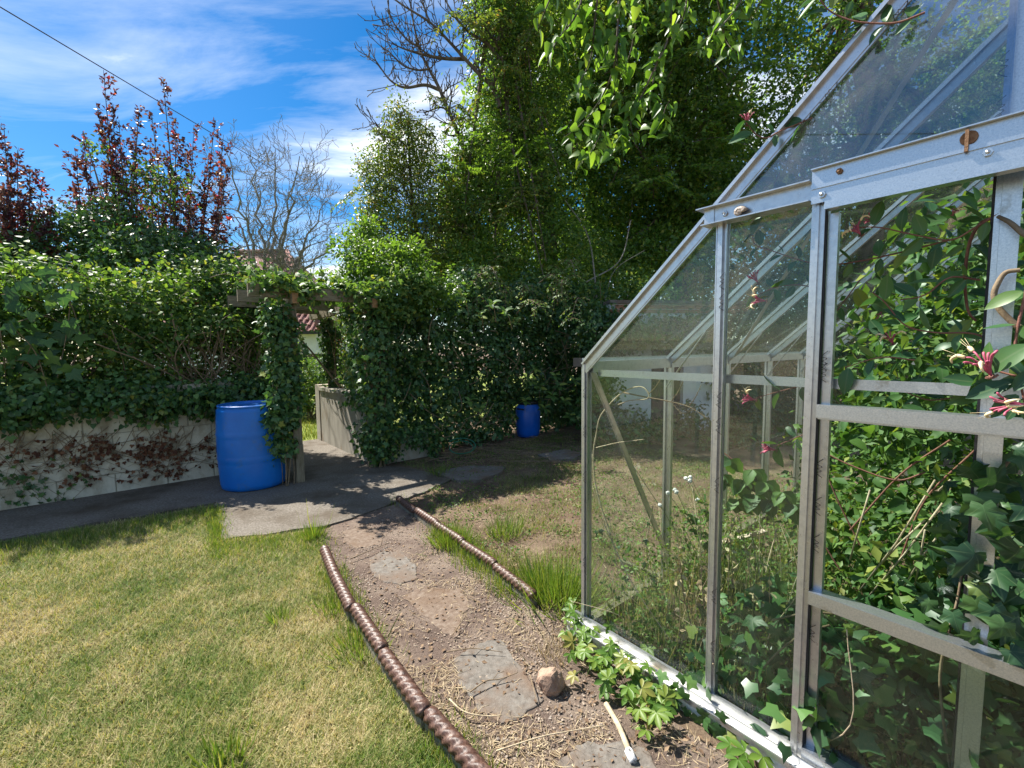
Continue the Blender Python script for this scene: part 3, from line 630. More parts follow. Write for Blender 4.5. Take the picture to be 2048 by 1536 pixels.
# dark stone wall and bushes in the far garden
sw = thing('stone_wall', 'dark rubble stone wall in the far garden, below the bungalow window', 'wall', AY(640, 740, 14.5) * np.array([1, 1, 0]))
rng = np.random.default_rng(3)
c0 = AY(560, 720, 15); zt = AY(620, 706, 15)[2]
mb = MB(); mb.box(c0[0], c0[0] + 5, 15, 15.4, 0, zt - .05); mb.build('core', M_STONEW, sw)
for r in range(6):
    x = c0[0]; zb = zt - .02 - (r + 1) * .2
    while x < c0[0] + 4:
        w_ = rng.uniform(.22, .45); m = MB(); j = rng.uniform(-.02, .02, 8)
        m.add([(x + .01, 14.95 + j[0], zb + .01), (x + w_ - .01, 14.95 + j[1], zb + .01), (x + w_ - .02, 14.94 + j[2], zb + .19 + j[4]), (x + .02, 14.95 + j[3], zb + .19 + j[5]), (x, 15.1, zb), (x + w_, 15.1, zb), (x + w_, 15.1, zb + .2), (x, 15.1, zb + .2)],
              [(0, 1, 2, 3), (1, 5, 6, 2), (4, 0, 3, 7), (3, 2, 6, 7), (4, 5, 1, 0)]); m.build('stone', M_STONEW, sw); x += w_

# ------------------------------------------------------------------ white outhouse wall behind the greenhouse
oh = thing('outhouse_wall', 'white painted brick boundary wall with dark doorway behind the greenhouse', 'wall', (2.2, 7.85, 0))
d0 = np.array([1.1, 7.62, 0]); du = nrm(np.array([1.0, .16, 0])); dn = np.array([-du[1], du[0], 0])
def OW(u, o, z): return d0 + du * u + dn * o + np.array([0, 0, z])
def onwall(px, py):
    d = ray(px, py); t = ((d0 - CAM) @ dn) / (d @ dn); q = CAM + d * t; return (q - d0) @ du, q[2]
u0, u1 = onwall(1302, 800)[0], onwall(1366, 800)[0]; zd = onwall(1330, 700)[1]
for nm, a, b, z0, z1 in (('wall_body', .62, u0, 0, 2.3), ('wall_body', u1, onwall(1440, 800)[0], 0, 2.3), ('lintel', u0, u1, zd, 2.3)):
    m = MB(); q = OW(a, 0, z0); m.frame(q, OW(b, 0, z0) - q, dn * .22, (0, 0, z1 - z0)); m.build(nm, M_WHITEW, oh)
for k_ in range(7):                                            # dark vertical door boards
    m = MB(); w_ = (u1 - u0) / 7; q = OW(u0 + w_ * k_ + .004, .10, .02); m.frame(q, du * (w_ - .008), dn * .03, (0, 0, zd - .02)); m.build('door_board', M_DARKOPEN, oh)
for r in range(2):                                             # brick courses under the coping and at the bare patch
    x = .62 + .1 * r
    while x < 3.2:
        m = MB(); q = OW(x, -.012, 2.14 + r * .075); m.frame(q, du * .205, dn * .05, (0, 0, .064)); m.build('brick', M_BRICK, oh); x += .215
for k_ in range(3):
    m = MB(); q = OW(.6 + k_ * .9, -.06, 2.3); m.frame(q, du * .89, dn * .34, (0, 0, .06)); m.build('coping_stone', M_SLAB, oh)

# ------------------------------------------------------------------ pergola archway
pg = thing('pergola', 'weathered timber pergola arch of posts and cross beams over the passage', 'pergola', W(2.92, .1))
for s_, o_, h in ((2.47, -.948, 2.06), (3.38, -.90, 2.06), (3.56, 1.10, 2.06), (2.42, 1.16, 2.06)):
    m = MB(); q = W(s_ - .047, o_ - .047); m.frame(q, W_U * .094, W_B * .094, (0, 0, h)); m.build('post', M_WOOD, pg)
m = MB(); q = W(2.43, -1.022); m.frame(q, W_U * .085, W_B * .022, (0, 0, .46)); m.build('post_cleat', M_WOOD, pg)
for s_ in (2.47, 3.38):
    m = MB(); q = W(s_ - .033, -1.16, 2.062); m.frame(q, W_U * .066, W_B * 2.6, (0, 0, .115)); b_ = m.build('side_beam', M_WOODH, pg)
    m = MB(); q = W(s_ - .031, -1.163, 2.064); m.frame(q, W_U * .062, W_B * .0025, (0, 0, .111)); m.build('end_grain', M_ENDG, b_)
for o_ in (-1.04, -.42, .28, .98):
    m = MB(); q = W(2.04, o_, 2.125); m.frame(q, W_U * 1.52, W_B * .048, (0, 0, .135)); m.build('cross_beam', M_WOODH, pg)
    # notched end under each beam

# ------------------------------------------------------------------ blue barrels
def barrel(name, label, base, r, h, mat, closed=False, rot=0.0):
    t = thing(name, label, 'barrel', base, rot)
    if not closed:
        prof = [(.0, 0), (r * .86, 0), (r * .93, .012), (r * .955, .05)]
        for z in np.linspace(.07, .93, 30):
            k = 1 + .045 * math.sin(math.pi * (z - .05) / .9); rib = 0.012 * math.exp(-((z - .36) / .012) ** 2) + .012 * math.exp(-((z - .66) / .012) ** 2) - .010 * math.exp(-((z - .345) / .008) ** 2) - .010 * math.exp(-((z - .645) / .008) ** 2)
            prof.append((r * .955 * k + rib * r * 1.6, z * h))
        prof += [(r * .955, h * .95), (r * .90, h * .972), (r * .905, h * .985), (r * .925, h * .99), (r * .93, h), (r * .90, h * 1.003), (r * .885, h * .99), (r * .88, h * .978), (r * .5, h * .974), (0, h * .974)]
        m = MB(); m.lathe(prof, (0, 0, 0), 64); m.build('body', mat, t, True)
        m = MB(); m.lathe([(r * .90, h * .978), (r * .922, h * .982), (r * .93, h * .990), (r * .928, h * 1.000), (r * .91, h * 1.005), (r * .89, h * 1.002), (r * .885, h * .99)], (0, 0, 0), 64); m.build('rim', mat, t, True)
        for a_ in (.9, 3.6): m = MB(); m.lathe([(0, h * .99), (.03, h * .99), (.034, h * .975)], (r * .6 * math.cos(a_), r * .6 * math.sin(a_), 0), 14); m.build('bung', mat, t, True)
    else:
        prof = [(0, 0), (r * .8, 0), (r * .88, .02), (r * .95, h * .10), (r, h * .22), (r, h * .70), (r * .95, h * .82), (r * .80, h * .90), (r * .78, h * .93)]
        m = MB(); m.lathe(prof, (0, 0, 0), 48); m.build('body', mat, t, True)
        m = MB(); m.lathe([(r * .79, h * .925), (r * .84, h * .93), (r * .84, h * 1.0), (r * .80, h * 1.01), (0, h * 1.012)], (0, 0, 0), 48); m.build('lid', M_BLACKP, t, True)
        for a in (-2.6, .5):
            c_ = np.array([math.cos(a), math.sin(a), 0]); s_ = np.array([-c_[1], c_[0], 0])
            pts = [c_ * r * .96 + s_ * .05 + np.array([0, 0, h * .80]), c_ * (r + .035) + s_ * .05 + np.array([0, 0, h * .82]), c_ * (r + .035) - s_ * .05 + np.array([0, 0, h * .82]), c_ * r * .96 - s_ * .05 + np.array([0, 0, h * .80])]
            m = MB(); m.tube(pts, .013, 6); m.build('handle', M_BLACKP, t, True)
    return t
bp = G(511, 967, .018)
barrel('water_barrel', 'large blue plastic barrel standing beside the left ivy-clad post', bp, .352, .93, M_BLUE)
b2 = G(1056, 872); barrel('plastic_drum', 'small dark blue lidded drum half hidden in the ivy wall', b2, .215, .62, M_BLUE2, True, .4)

# ------------------------------------------------------------------ rope-twist edging tiles
def rope_tile(Lt, R_=.036, ridges=10):
    m = MB(); ns, na = ridges * 8, 18; V = []; s_ = np.linspace(0, Lt - .006, ns + 1); th = np.linspace(0, 2 * np.pi, na, endpoint=False)
    for i, x in enumerate(s_):
        e = min(1, .80 + .2 * min(i, ns - i) / 3)
        for t in th:
            ph = ridges * x / Lt * math.pi + t * 2
            rr = R_ * e * (.66 + .36 * abs(math.sin(ph)) ** .7)
            V.append((x, rr * math.cos(t), .098 + rr * math.sin(t)))
    Fc = [(i * na + j, (i + 1) * na + j, (i + 1) * na + (j + 1) % na, i * na + (j + 1) % na) for i in range(ns) for j in range(na)]
    Fc += [tuple(range(na)), tuple(ns * na + j for j in range(na))[::-1]]
    m.add(V, Fc, 0, True)
    return m
def edging(name, label, pts, Lt, seed, R_=.036, sink=0.0, group='rope-twist edging along the garden path'):
    rng = np.random.default_rng(seed); P = spline([p * np.array([1, 1, 0]) for p in pts], 10); t = thing(name, label, 'edging', P[len(P) // 2] * np.array([1, 1, 0]), 0, group); L0 = np.array(t.location)
    seg = np.r_[0, np.cumsum(np.linalg.norm(np.diff(P, axis=0), axis=1))]; d = 0
    rm = rope_tile(Lt, R_, int(round(Lt / .046))).mesh('rope_top'); rm.materials.append(M_TERRA)
    bm_ = MB(); bm_.box(.002, Lt - .006, -.021, .021, -.05, .085); bm_ = bm_.mesh('slab_side'); bm_.materials.append(M_TERRAS)
    while d + Lt * .8 < seg[-1]:
        a = np.array([np.interp(d, seg, P[:, i]) for i in range(3)]); b = np.array([np.interp(min(d + Lt, seg[-1]), seg, P[:, i]) for i in range(3)])
        e = thing('edging_tile', None, None, a - L0 + np.array([rng.normal() * .004, rng.normal() * .004, rng.normal() * .004 - sink]), 0); e.parent = t
        e.rotation_euler = (rng.normal() * .03, rng.normal() * .012, math.atan2(b[1] - a[1], b[0] - a[0]) + rng.normal() * .012)
        for nm, me in (('rope_top', rm), ('slab_side', bm_)): o = bpy.data.objects.new(nm, me); COL.objects.link(o); o.parent = e
        d += Lt
edging('rope_edging', 'brown glazed rope-twist edging between the lawn and the path', LE[1:] + [np.array([.45, .75, 0])], .455, 5, .0345, .014, None)
edging('rope_edging', 'brown glazed rope-twist edging sunk in weeds on the greenhouse side of the path', RE, .44, 9, .032, .030, None)

# ------------------------------------------------------------------ stepping stones
STONES = []
def stone(px, label, mat, z=.010, seed=0, name='stepping_stone', group=None):
    rng = np.random.default_rng(seed); P = np.array([G(x, y)[:2] for x, y in px]); q = []
    for i in range(len(P)):
        a, b = P[i], P[(i + 1) % len(P)]
        for t in np.linspace(0, 1, 5, endpoint=False): q.append(a + (b - a) * t + rng.normal(size=2) * .006)
    STONES.append(np.array(q)); m = MB(); m.slab(q, -.02, z, .006); solo(m, name, mat, label, 'paving stone', group)
stone([(690, 1062), (735, 1050), (775, 1068), (760, 1092), (715, 1098), (685, 1085)], 'dirt-covered stepping stone at the concrete end of the path', M_SLABD, .007, 1)
stone([(738, 1118), (768, 1103), (800, 1102), (830, 1130), (836, 1160), (800, 1172), (765, 1165), (742, 1145)], 'rounded grey stepping stone, second along the path from the concrete', M_SLAB, .009, 2)
stone([(803, 1193), (850, 1176), (920, 1180), (942, 1212), (922, 1245), (918, 1278), (892, 1270), (835, 1222)], 'brown dusty stepping stone in the middle of the path', M_SLABD, .008, 3)
stone([(903, 1322), (960, 1290), (1002, 1280), (1024, 1312), (1072, 1378), (1086, 1408), (1040, 1442), (1000, 1452), (955, 1418), (920, 1365)], 'large pale grey stepping stone beside the pink rock', M_SLAB, .010, 4)
stone([(1112, 1530), (1160, 1490), (1250, 1484), (1296, 1500), (1330, 1560), (1180, 1610)], 'grey stepping stone cut by the bottom edge, under the painted stick', M_SLAB, .010, 5)
stone([(868, 948), (938, 936), (1012, 938), (1000, 950), (955, 966), (915, 966)], 'tilted flat slab in the weeds between the concrete and the ivy wall', M_SLAB, .035, 6, 'flat_slab')
stone([(1075, 914), (1128, 903), (1166, 910), (1150, 922), (1100, 924)], 'small pale slab by the greenhouse corner near the blue drum', M_SLAB, .04, 7, 'flat_slab')

# pink rock
rng = np.random.default_rng(8); import bmesh
bm = bmesh.new(); bmesh.ops.create_icosphere(bm, subdivisions=3, radius=1)
rc = G(1102, 1378)
for v in bm.verts:
    c = np.array(v.co); k = 1 + .22 * lump(c, 1.6, 2.0) + .05 * lump(c, 6, 1); c = c * k
    c[2] = max(c[2], -.5); v.co = (c[0] * .058, c[1] * .052, c[2] * .070 + .034)
me = bpy.data.meshes.new('rock'); bm.to_mesh(me); bm.free(); ro = link('rock', me, M_ROCK); ro.location = rc
tag(ro, 'lumpy pinkish rock lying between the large stepping stone and the creeper', 'rock')
# painted stick
p0, p1 = G(1212, 1408, .03), G(1262, 1512, .02); t = thing('painted_stick', 'short dry stick with a white painted end on the bottom stepping stone', 'stick', p1 * np.array([1, 1, 0]))
m = MB(); m.tube(spline([p0, (p0 + p1) / 2 + np.array([.004, 0, .01]), p1], 5), .011, 7); m.build('shaft', M_STRAWST, t)
m = MB(); d_ = nrm(p1 - p0); m.tube([p1 - d_ * .022, p1 + d_ * .022], .016, 7); m.build('painted_end', M_PAINT, t)

# ------------------------------------------------------------------ greenhouse
GC = np.array([.3769, 2.2665, 0.0]); GX = np.array([.63371, -.77357, 0]); GY = np.array([.77357, .63371, 0]); GROT = math.atan2(GX[1], GX[0])
def LW(x, y, z): return GC + GX * x + GY * y + np.array([0, 0, z])
def GL(px, py, yl=0.0):
    d = ray(px, py); t = ((GC + GY * yl - CAM) @ GY) / (d @ GY); q = CAM + d * t; r = q - GC
    return np.array([r @ GX, yl, q[2]])
ghouse = thing('greenhouse', 'old aluminium framed greenhouse with dirty glass and open door, overgrown inside', 'greenhouse', GC, GROT)
ZE, SLP, XR, WID, LEN, BAY = 1.452, .918, 1.43, 2.86, 3.85, .77
ZR = ZE + SLP * XR
def zr(x): return ZE + SLP * min(x, WID - x)
def part(name, mb, mat=None, parent=None): return mb.build(name, mat or M_ALU, parent or ghouse, True)
def gbar(name, p0, p1, outd, w=.042, cap=.02, mat=None, capd=.014):
    """glazing bar: flange, outer cap strip and inner rib"""
    p0, p1, outd = np.array(p0, float), np.array(p1, float), np.array(outd, float); m = MB(); t = p1 - p0; wd = nrm(np.cross(t, outd))
    m.bar(p0 - outd * .002, p1 - outd * .002, w, .004, wd)
    m.bar(p0 + outd * (.001 + capd / 2), p1 + outd * (.001 + capd / 2), cap, capd, wd)
    m.bar(p0 + outd * .0025, p1 + outd * .0025, .004, .005, wd, 0, (w / 2 - .002, 0)); m.bar(p0 + outd * .0025, p1 + outd * .0025, .004, .005, wd, 0, (-w / 2 + .002, 0))
    m.bar(p0 - outd * .022, p1 - outd * .022, .012, .034, wd)
    m.bar(p0 - outd * .039, p1 - outd * .039, .026, .003, wd)
    return part(name, m, mat)
OUT = (0, -1, 0); LO = (-1, 0, 0); RO = (1, 0, 0); BO = (0, 1, 0)
# base
for nm, args in (('base_sill', (-.06, WID + .06, -.075, .03, -.02, .068)), ('base_sill', (-.05, .012, .032, LEN + .05, -.02, .05)), ('base_sill', (WID - .012, WID + .05, .032, LEN + .05, -.02, .05)), ('base_sill', (-.06, WID + .06, LEN + .052, LEN + .12, -.02, .068))):
    m = MB(); m.box(*args); part(nm, m, M_SILL if args[2] == -.075 else M_GREENBOARD)
m = MB(); m.box(-.06, WID + .06, -.083, -.0765, .052, .073); m.box(-.06, WID + .06, -.05, -.045, .0685, .085); m.box(-.06, WID + .06, -.014, .0, .0685, .10); part('base_rail', m, M_ALU)
x = -.05
for k_ in range(13):
    m = MB(); m.box(x, x + .205, -.073, .02, -.09, -.023); part('brick', m, M_BRICK); x += .216
# posts of the gable
gbar('corner_post', (.0, 0, .07), (.0, 0, ZE), OUT, .038, .018); gbar('corner_post', (WID, 0, .07), (WID, 0, ZE), OUT, .046, .022)
gbar('gable_mullion', (.69, 0, .07), (.69, 0, 2.01), OUT, .040, .018); gbar('gable_mullion', (WID - .69, 0, .07), (WID - .69, 0, 2.01), OUT, .046, .022)
for x in (1.015, WID - 1.015):
    s_ = 1 if x < 1.4 else -1
    m = MB(); m.box(x - .018, x + .018, -.026, .03, .07, 2.035); m.box(x - .022, x - .0185, -.016, .026, .07, 2.03); m.box(x - .004, x + .004, -.034, -.0265, .07, 2.035); part('door_jamb', m, M_ALU)
    m = MB(); m.box(x + s_ * .019 - .0015, x + s_ * .019 + .0015, -.02, .0, .07, 2.0); part('glazing_seal', m, M_RUBBER)
m = MB(); m.box(XR - .018, XR + .018, .045, .055, .07, ZR - .03); m.box(XR - .004, XR + .004, .056, .09, .07, ZR - .03); m.box(XR - .03, XR - .0185, .047, .053, .07, ZR - .03); part('centre_post', m, M_GALV)
m = MB(); m.box(XR - .036, XR - .0305, .045, .06, .07, 1.98); part('glazing_seal', m, M_RUBBER)
# rakes and rafters
for k_ in range(6):
    y = k_ * BAY
    for sx in (0, 1):
        p0 = (0 if sx == 0 else WID, y, ZE); p1 = (XR, y, ZR); o_ = nrm(np.array([-SLP, 0, 1.0]) if sx == 0 else np.array([SLP, 0, 1.0]))
        gbar('rake_bar' if k_ in (0, 5) else 'rafter', p0, p1, o_, .055 if k_ in (0, 5) else .040, .026 if k_ in (0, 5) else .018, None, .016)
m = MB()
q = nrm(np.array([-SLP, 0, 1.0])); m.bar((.0, -.008, ZE - .03), (XR, -.008, ZR - .03), .05, .004, q); m.bar((WID, -.008, ZE - .03), (XR, -.008, ZR - .03), .05, .004, nrm(np.array([SLP, 0, 1.0]))); part('gable_trim', m, M_ALU)
m = MB(); m.box(XR - .03, XR + .03, -.01, LEN, ZR - .012, ZR + .03); part('ridge_beam', m)
# side posts, eaves, gutters
for sx in (0, 1):
    xo = 0 if sx == 0 else WID; o_ = LO if sx == 0 else RO; sg = 1 if sx == 0 else -1
    for k_ in range(1, 6): gbar('side_post' if k_ < 5 else 'corner_post', (xo, k_ * BAY, .07), (xo, k_ * BAY, ZE - .02), o_, .040, .018)
    m = MB(); m.box(min(xo, xo + sg * .035), max(xo, xo + sg * .035), .02, LEN, ZE - .045, ZE + .012); part('eave_rail', m)
    a, b = sorted((xo - sg * .012, xo - sg * .062)); m = MB(); m.box(a, b, -.012, LEN, ZE - .012, ZE - .008); m.box(a, a + .003, -.012, LEN, ZE - .0075, ZE + .028); m.box(b - .003, b, -.012, LEN, ZE - .0075, ZE + .028); gu = part('gutter', m)
    m = MB(); m.box(a - .003, b + .003, -.018, -.0125, ZE - .015, ZE + .030); part('gutter_cap', m, M_BLACKP)
    for k_ in range(1, 5):
        m = MB(); m.bar((xo + sg * .012, k_ * BAY - .03, ZE - .17), (xo + sg * .26, k_ * BAY - .03, ZE + .17), .016, .004, (0, 1, 0)); part('knee_brace', m)
# tie bar, header channel, door track
m = MB(); m.bar((.05, .045, 1.405), (1.44, .045, 1.402), .034, .004, (0, 0, 1)); part('tie_bar', m, M_GALV)
m = MB(); m.bar((1.44, .045, 1.402), (WID - .05, .045, 1.40), .034, .004, (0, 0, 1)); part('tie_bar', m, M_GALV)
m = MB(); m.box(.635, .996, -.032, -.028, 2.000, 2.058); m.box(.615, .996, -.062, -.0, 2.0585, 2.0625); m.box(.635, .996, -.062, -.0, 1.9955, 1.9995); m.box(.66, .675, -.036, -.0325, 2.002, 2.056); part('header_channel', m, M_ALU)
m = MB(); m.box(WID - .996, WID - .635, -.032, -.028, 2.0, 2.058); m.box(WID - .996, WID - .615, -.062, 0, 2.0585, 2.0625); m.box(WID - .996, WID - .635, -.062, 0, 1.9955, 1.9995); part('header_channel', m, M_ALU)
m = MB(); m.box(1.0, 2.55, -.050, -.046, 1.985, 2.088); m.box(1.0, 2.55, -.0545, -.0502, 2.030, 2.046); m.box(1.0, 2.55, -.066, -.0, 2.0885, 2.092); m.box(1.04, 2.55, -.06, -.012, 1.962, 1.9845); m.box(1.04, 2.55, -.064, -.0605, 1.958, 1.975); tr_ = part('door_track', m, M_GALV)
for (x, z, mt, r_) in ((1.03, 2.008, M_GALV, .011), (1.388, 2.015, M_GALV, .010), (1.074, 2.066, M_RUST, .009), (.715, 2.028, M_ALU, .011)):
    m = MB(); yb = -.05 if x > 1 else -.032; m.tube([(x, yb - .0005, z), (x, yb - .008, z)], r_, 6, smooth=False); m.tube([(x, yb - .0085, z), (x, yb - .011, z)], r_ * .5, 8); part('bolt', m, mt)
m = MB(); m.tube([(1.352, -.0510, 2.064), (1.352, -.0545, 2.064)], .0175, 14, smooth=False); m.bar((1.349, -.060, 2.083), (1.349, -.060, 2.028), .007, .010, (1, 0, 0)); part('rusty_catch', m, M_RUST)
# door leaf
dx0, dx1 = 1.038, WID - 1.038
m = MB(); m.box(dx0, dx0 + .026, -.002, .022, .085, 1.955); part('door_stile', m); m = MB(); m.box(dx1 - .026, dx1, -.002, .022, .085, 1.955); part('door_stile', m)
for nm, z0, z1 in (('door_rail', 1.293, 1.338), ('door_rail', .648, .694), ('door_rail', .078, .118)):
    m = MB(); m.box(dx0 - .003, dx1 + .003, -.034, -.0025, z0, z1 - .003); m.box(dx0 - .003, dx1 + .003, -.0365, -.0345, z0 + .002, z1); m.box(dx0 - .003, dx1 + .003, -.030, .02, z1 - .0025, z1 - .0005); m.box(dx0 - .003, dx1 + .003, -.02, .014, z0 - .006, z0 - .0005); part(nm, m, M_GALV)
# wall and roof braces
m = MB(); m.bar((.022, .03, ZE - .045), (.022, .82, .10), .030, .003, (0, 1, 0)); m.bar((.040, .02, ZE - .045), (.040, .81, .10), .003, .034, (0, 1, 0)); part('wall_brace', m, M_ALU)
m = MB(); q = nrm(np.array([-SLP, 0, 1.0])); m.bar(np.array((.05, 1.52, zr(.05))) - q * .048, np.array((1.38, .05, zr(1.38))) - q * .048, .034, .004, np.cross(q, (1, -1.1, .9))); part('roof_brace', m, M_GALV)
# panes
def pane(poly, nvec, mat, th=.004, shift=0.0):
    nvec = nrm(nvec); P = [np.array(p, float) + nvec * shift for p in poly]; k = len(P); m = MB()
    m.add([p for p in P] + [p - nvec * th for p in P], [tuple(range(k)), tuple(range(2 * k - 1, k - 1, -1))] + [(i, k + i, k + (i + 1) % k, (i + 1) % k) for i in range(k)]); return part('pane', m, mat)
yg = .004
pane([(.022, yg, .10), (.669, yg, .10), (.669, yg, .742), (.022, yg, .742)], OUT, M_GLASS)
pane([(.022, yg, .733), (.669, yg, .733), (.669, yg, zr(.669) - .05), (.022, yg, zr(.022) - .05)], OUT, M_GLASS, .004, -.006)
pane([(.712, yg, .10), (.99, yg, .10), (.99, yg, .742), (.712, yg, .742)], OUT, M_GLASSD)
pane([(.712, yg, .733), (.99, yg, .733), (.99, yg, 1.995), (.712, yg, 1.995)], OUT, M_GLASS, .004, -.006)
pane([(.70, yg, 2.064), (XR - .012, yg, 2.064), (XR - .012, yg, zr(XR - .012) - .05), (.70, yg, zr(.70) - .02)], OUT, M_GLASST)
pane([(XR + .012, yg, 2.064), (WID - .70, yg, 2.064), (WID - .70, yg, zr(.70) - .02), (XR + .012, yg, zr(XR - .012) - .05)], OUT, M_GLASST)
pane([(dx0 + .02, .006, .115), (dx1 - .02, .006, .115), (dx1 - .02, .006, .652), (dx0 + .02, .006, .652)], OUT, M_GLASSD)
pane([(WID - .669, yg, .10), (WID - .022, yg, .10), (WID - .022, yg, zr(.022) - .05), (WID - .669, yg, zr(.669) - .05)], OUT, M_GLASS)
pane([(WID - .99, yg, .10), (WID - .712, yg, .10), (WID - .712, yg, 1.995), (WID - .99, yg, 1.995)], OUT, M_GLASS)
for k_ in range(5):
    y0, y1 = k_ * BAY + .014, (k_ + 1) * BAY - .014
    for sx in (0, 1):
        xo = .004 if sx == 0 else WID - .004; o_ = LO if sx == 0 else RO
        q = lambda y, z: (xo, y, z)
        pane([q(y0, .09), q(y0, .74), q(y1, .74), q(y1, .09)], o_, M_GLASS); pane([q(y0, .732), q(y0, ZE - .05), q(y1, ZE - .05), q(y1, .732)], o_, M_GLASS, .004, -.006)
        qn = nrm(np.array([-SLP, 0, 1.0]) if sx == 0 else np.array([SLP, 0, 1.0])); f = (lambda x: x) if sx == 0 else (lambda x: WID - x)
        pane([(f(-.03), y0, zr(.0) - .028), (f(-.03), y1, zr(0) - .028), (f(.62), y1, zr(.62)), (f(.62), y0, zr(.62))], qn, M_GLASSR, .004, -.004)
        pane([(f(.61), y0, zr(.61)), (f(.61), y1, zr(.61)), (f(1.40), y1, zr(1.40)), (f(1.40), y0, zr(1.40))], qn, M_GLASSR, .004, .003)
for a, b in ((.02, .70), (.72, 1.42), (1.44, 2.14), (2.16, 2.84)):
    pane([(b, LEN - .004, .09), (a, LEN - .004, .09), (a, LEN - .004, zr(a) - .05)] + ([(XR, LEN - .004, ZR - .05)] if a < XR < b else []) + [(b, LEN - .004, zr(b) - .05)], BO, M_GLASS)
    if b < 2.8: gbar('rear_mullion', (b + .01, LEN, .07), (b + .01, LEN, zr(b + .01) - .02), BO, .04, .018)
# wire glazing clips
def clip(c, along, side, outd, k=1.0):
    c, a, s_, o_ = map(lambda v: np.array(v, float), (c, along, side, outd)); m = MB()
    pts = [c - a * .030 * k + s_ * .004, c - a * .016 * k + s_ * .020 + o_ * .004, c - a * .006 * k + s_ * .004 + o_ * .008, c + s_ * .016 + o_ * .009, c + a * .008 * k + s_ * .003 + o_ * .008, c + a * .016 * k + s_ * .019 + o_ * .004, c + a * .034 * k + s_ * .003]
    m.tube(spline(pts, 4), .0011, 4, cap=False); part('glazing_clip', m, M_WIRE)
for z in (1.78, 1.70, 1.32, 1.22, .98, .52, .30): clip((.714, -.012, z), (0, 0, 1), (-1, 0, 0), OUT)
for z in (1.48, 1.44, 1.12, .99, .86, .54): clip((1.058, -.014, z), (0, 0, 1), (-1, 0, 0), OUT)
for z in (1.30, 1.10, .86, .4): clip((.024, -.012, z), (0, 0, 1), (-1, 0, 0), OUT)
ra = nrm(np.array([1, 0, SLP]))
for x in (.95, 1.02, 1.18): clip((x, -.014, zr(x) - .055), ra, (.6, 0, -.65), OUT, 1.0)
for z in (2.25, 2.14): clip((XR - .02, .03, z), (0, 0, 1), (-1, 0, 0), OUT)
# snail on the header channel
m = MB(); sp = []
for a in np.linspace(0, 4.5 * math.pi, 46):
    r_ = .0175 * math.exp(-.17 * a); sp.append((r_ * math.cos(a), -.003 - .012 * a / 14, r_ * math.sin(a) * .85))
sp = np.array(sp); m.tube(sp, np.array([.0125 * math.exp(-.16 * a) for a in np.linspace(0, 4.5 * math.pi, 46)]), 10)
sn_ = thing('snail', 'brown and cream striped snail resting on the header beam of the greenhouse', 'snail', LW(.775, -.046, 2.0155), GROT)
m.build('shell', M_SNAIL, sn_, True)
# things lying in the greenhouse
m = MB(); a, b = G(1436, 1096, .045), G(1532, 1068, .06); m.bar(a, b, .07, .045, (0, 0, 1)); solo(m, 'timber_offcut', M_BOARD, 'pale weathered timber offcut leaning in the weeds inside the greenhouse', 'timber')
q0, q1 = G(1243, 1137), G(1516, 1250); q0[2] = .02; q1[2] = .02
m = MB(); m.bar(q0 + np.array([0, 0, .012]), q1 + np.array([0, 0, .012]), .06, .03, (0, 0, 1)); solo(m, 'edging_board', M_GREENBOARD, 'mossy board edging the bed inside the greenhouse, left of the mullion', 'board')
m = MB(); a, b = G(1530, 1170), G(1790, 1262); m.bar(a + np.array([0, 0, .02]), b + np.array([0, 0, .02]), .06, .03, (0, 0, 1)); solo(m, 'edging_board', M_GREENBOARD, 'mossy board lying in the greenhouse behind the door jamb', 'board')

# ------------------------------------------------------------------ hedge and ivy on the garden wall
bl = []
for s_ in np.arange(-1.1, 2.5, .42):
    hgt = 2.02 + .16 * math.sin(s_ * 2.3 + .4) + .12 * math.sin(s_ * 5.1 + 1)
    bl += [(*W(s_, .42, 1.45), .42, .42, .60), (*W(s_, .62, hgt), .40, .40, .36), (*W(s_, .9, 1.5), .4, .4, .75), (*W(s_, 1.35, 1.4), .4, .4, .8)]
for s_, o_, z_ in ((1.5, .95, 2.35), (1.9, .95, 2.42), (2.25, .95, 2.42), (2.55, 1.0, 2.3)): bl.append((*W(s_, o_, z_), .38, .38, .34))
def not_hollow(c):
    r = c - W_A; s_ = r @ W_U; o_ = r @ W_B
    return ~((s_ > 1.55) & (s_ < 2.42) & (c[:, 2] > 1.05) & (c[:, 2] < 1.78) & (o_ < .62)) & ~((lump(c, 3.1, 9.0) > .42) & (o_ < .7) & (c[:, 2] < 2.0))
hd = thing('ivy_hedge', 'overgrown ivy and bramble hedge bulging over the cream garden wall', 'hedge', W(.8, .5))
foliage(hd, mass(21, bl, 46000, 9, .075, (.03, .075), up=.7, lf=3.4, la=.48, shell=.55, jit=.8, keep=not_hollow), T_IVY6, L_HEDGE, L_HEDGEO, 260, T_IVYB)
P_, T_, N_, S_ = mass(22, [(*W(s_, -.02, 1.02 + .06 * math.sin(3 * s_)), .36, .14, .22 + .05 * math.sin(7 * s_)) for s_ in np.arange(-1.2, 2.5, .3)], 9000, 7, .05, (.04, .075), out=.9, up=.1, droop=.9, shell=.6)
foliage(hd, (P_, T_, N_, S_), T_IVY6, L_IVY, L_IVYO, 40, T_IVYB, 'hanging_ivy')
rng = np.random.default_rng(31); mb = MB()
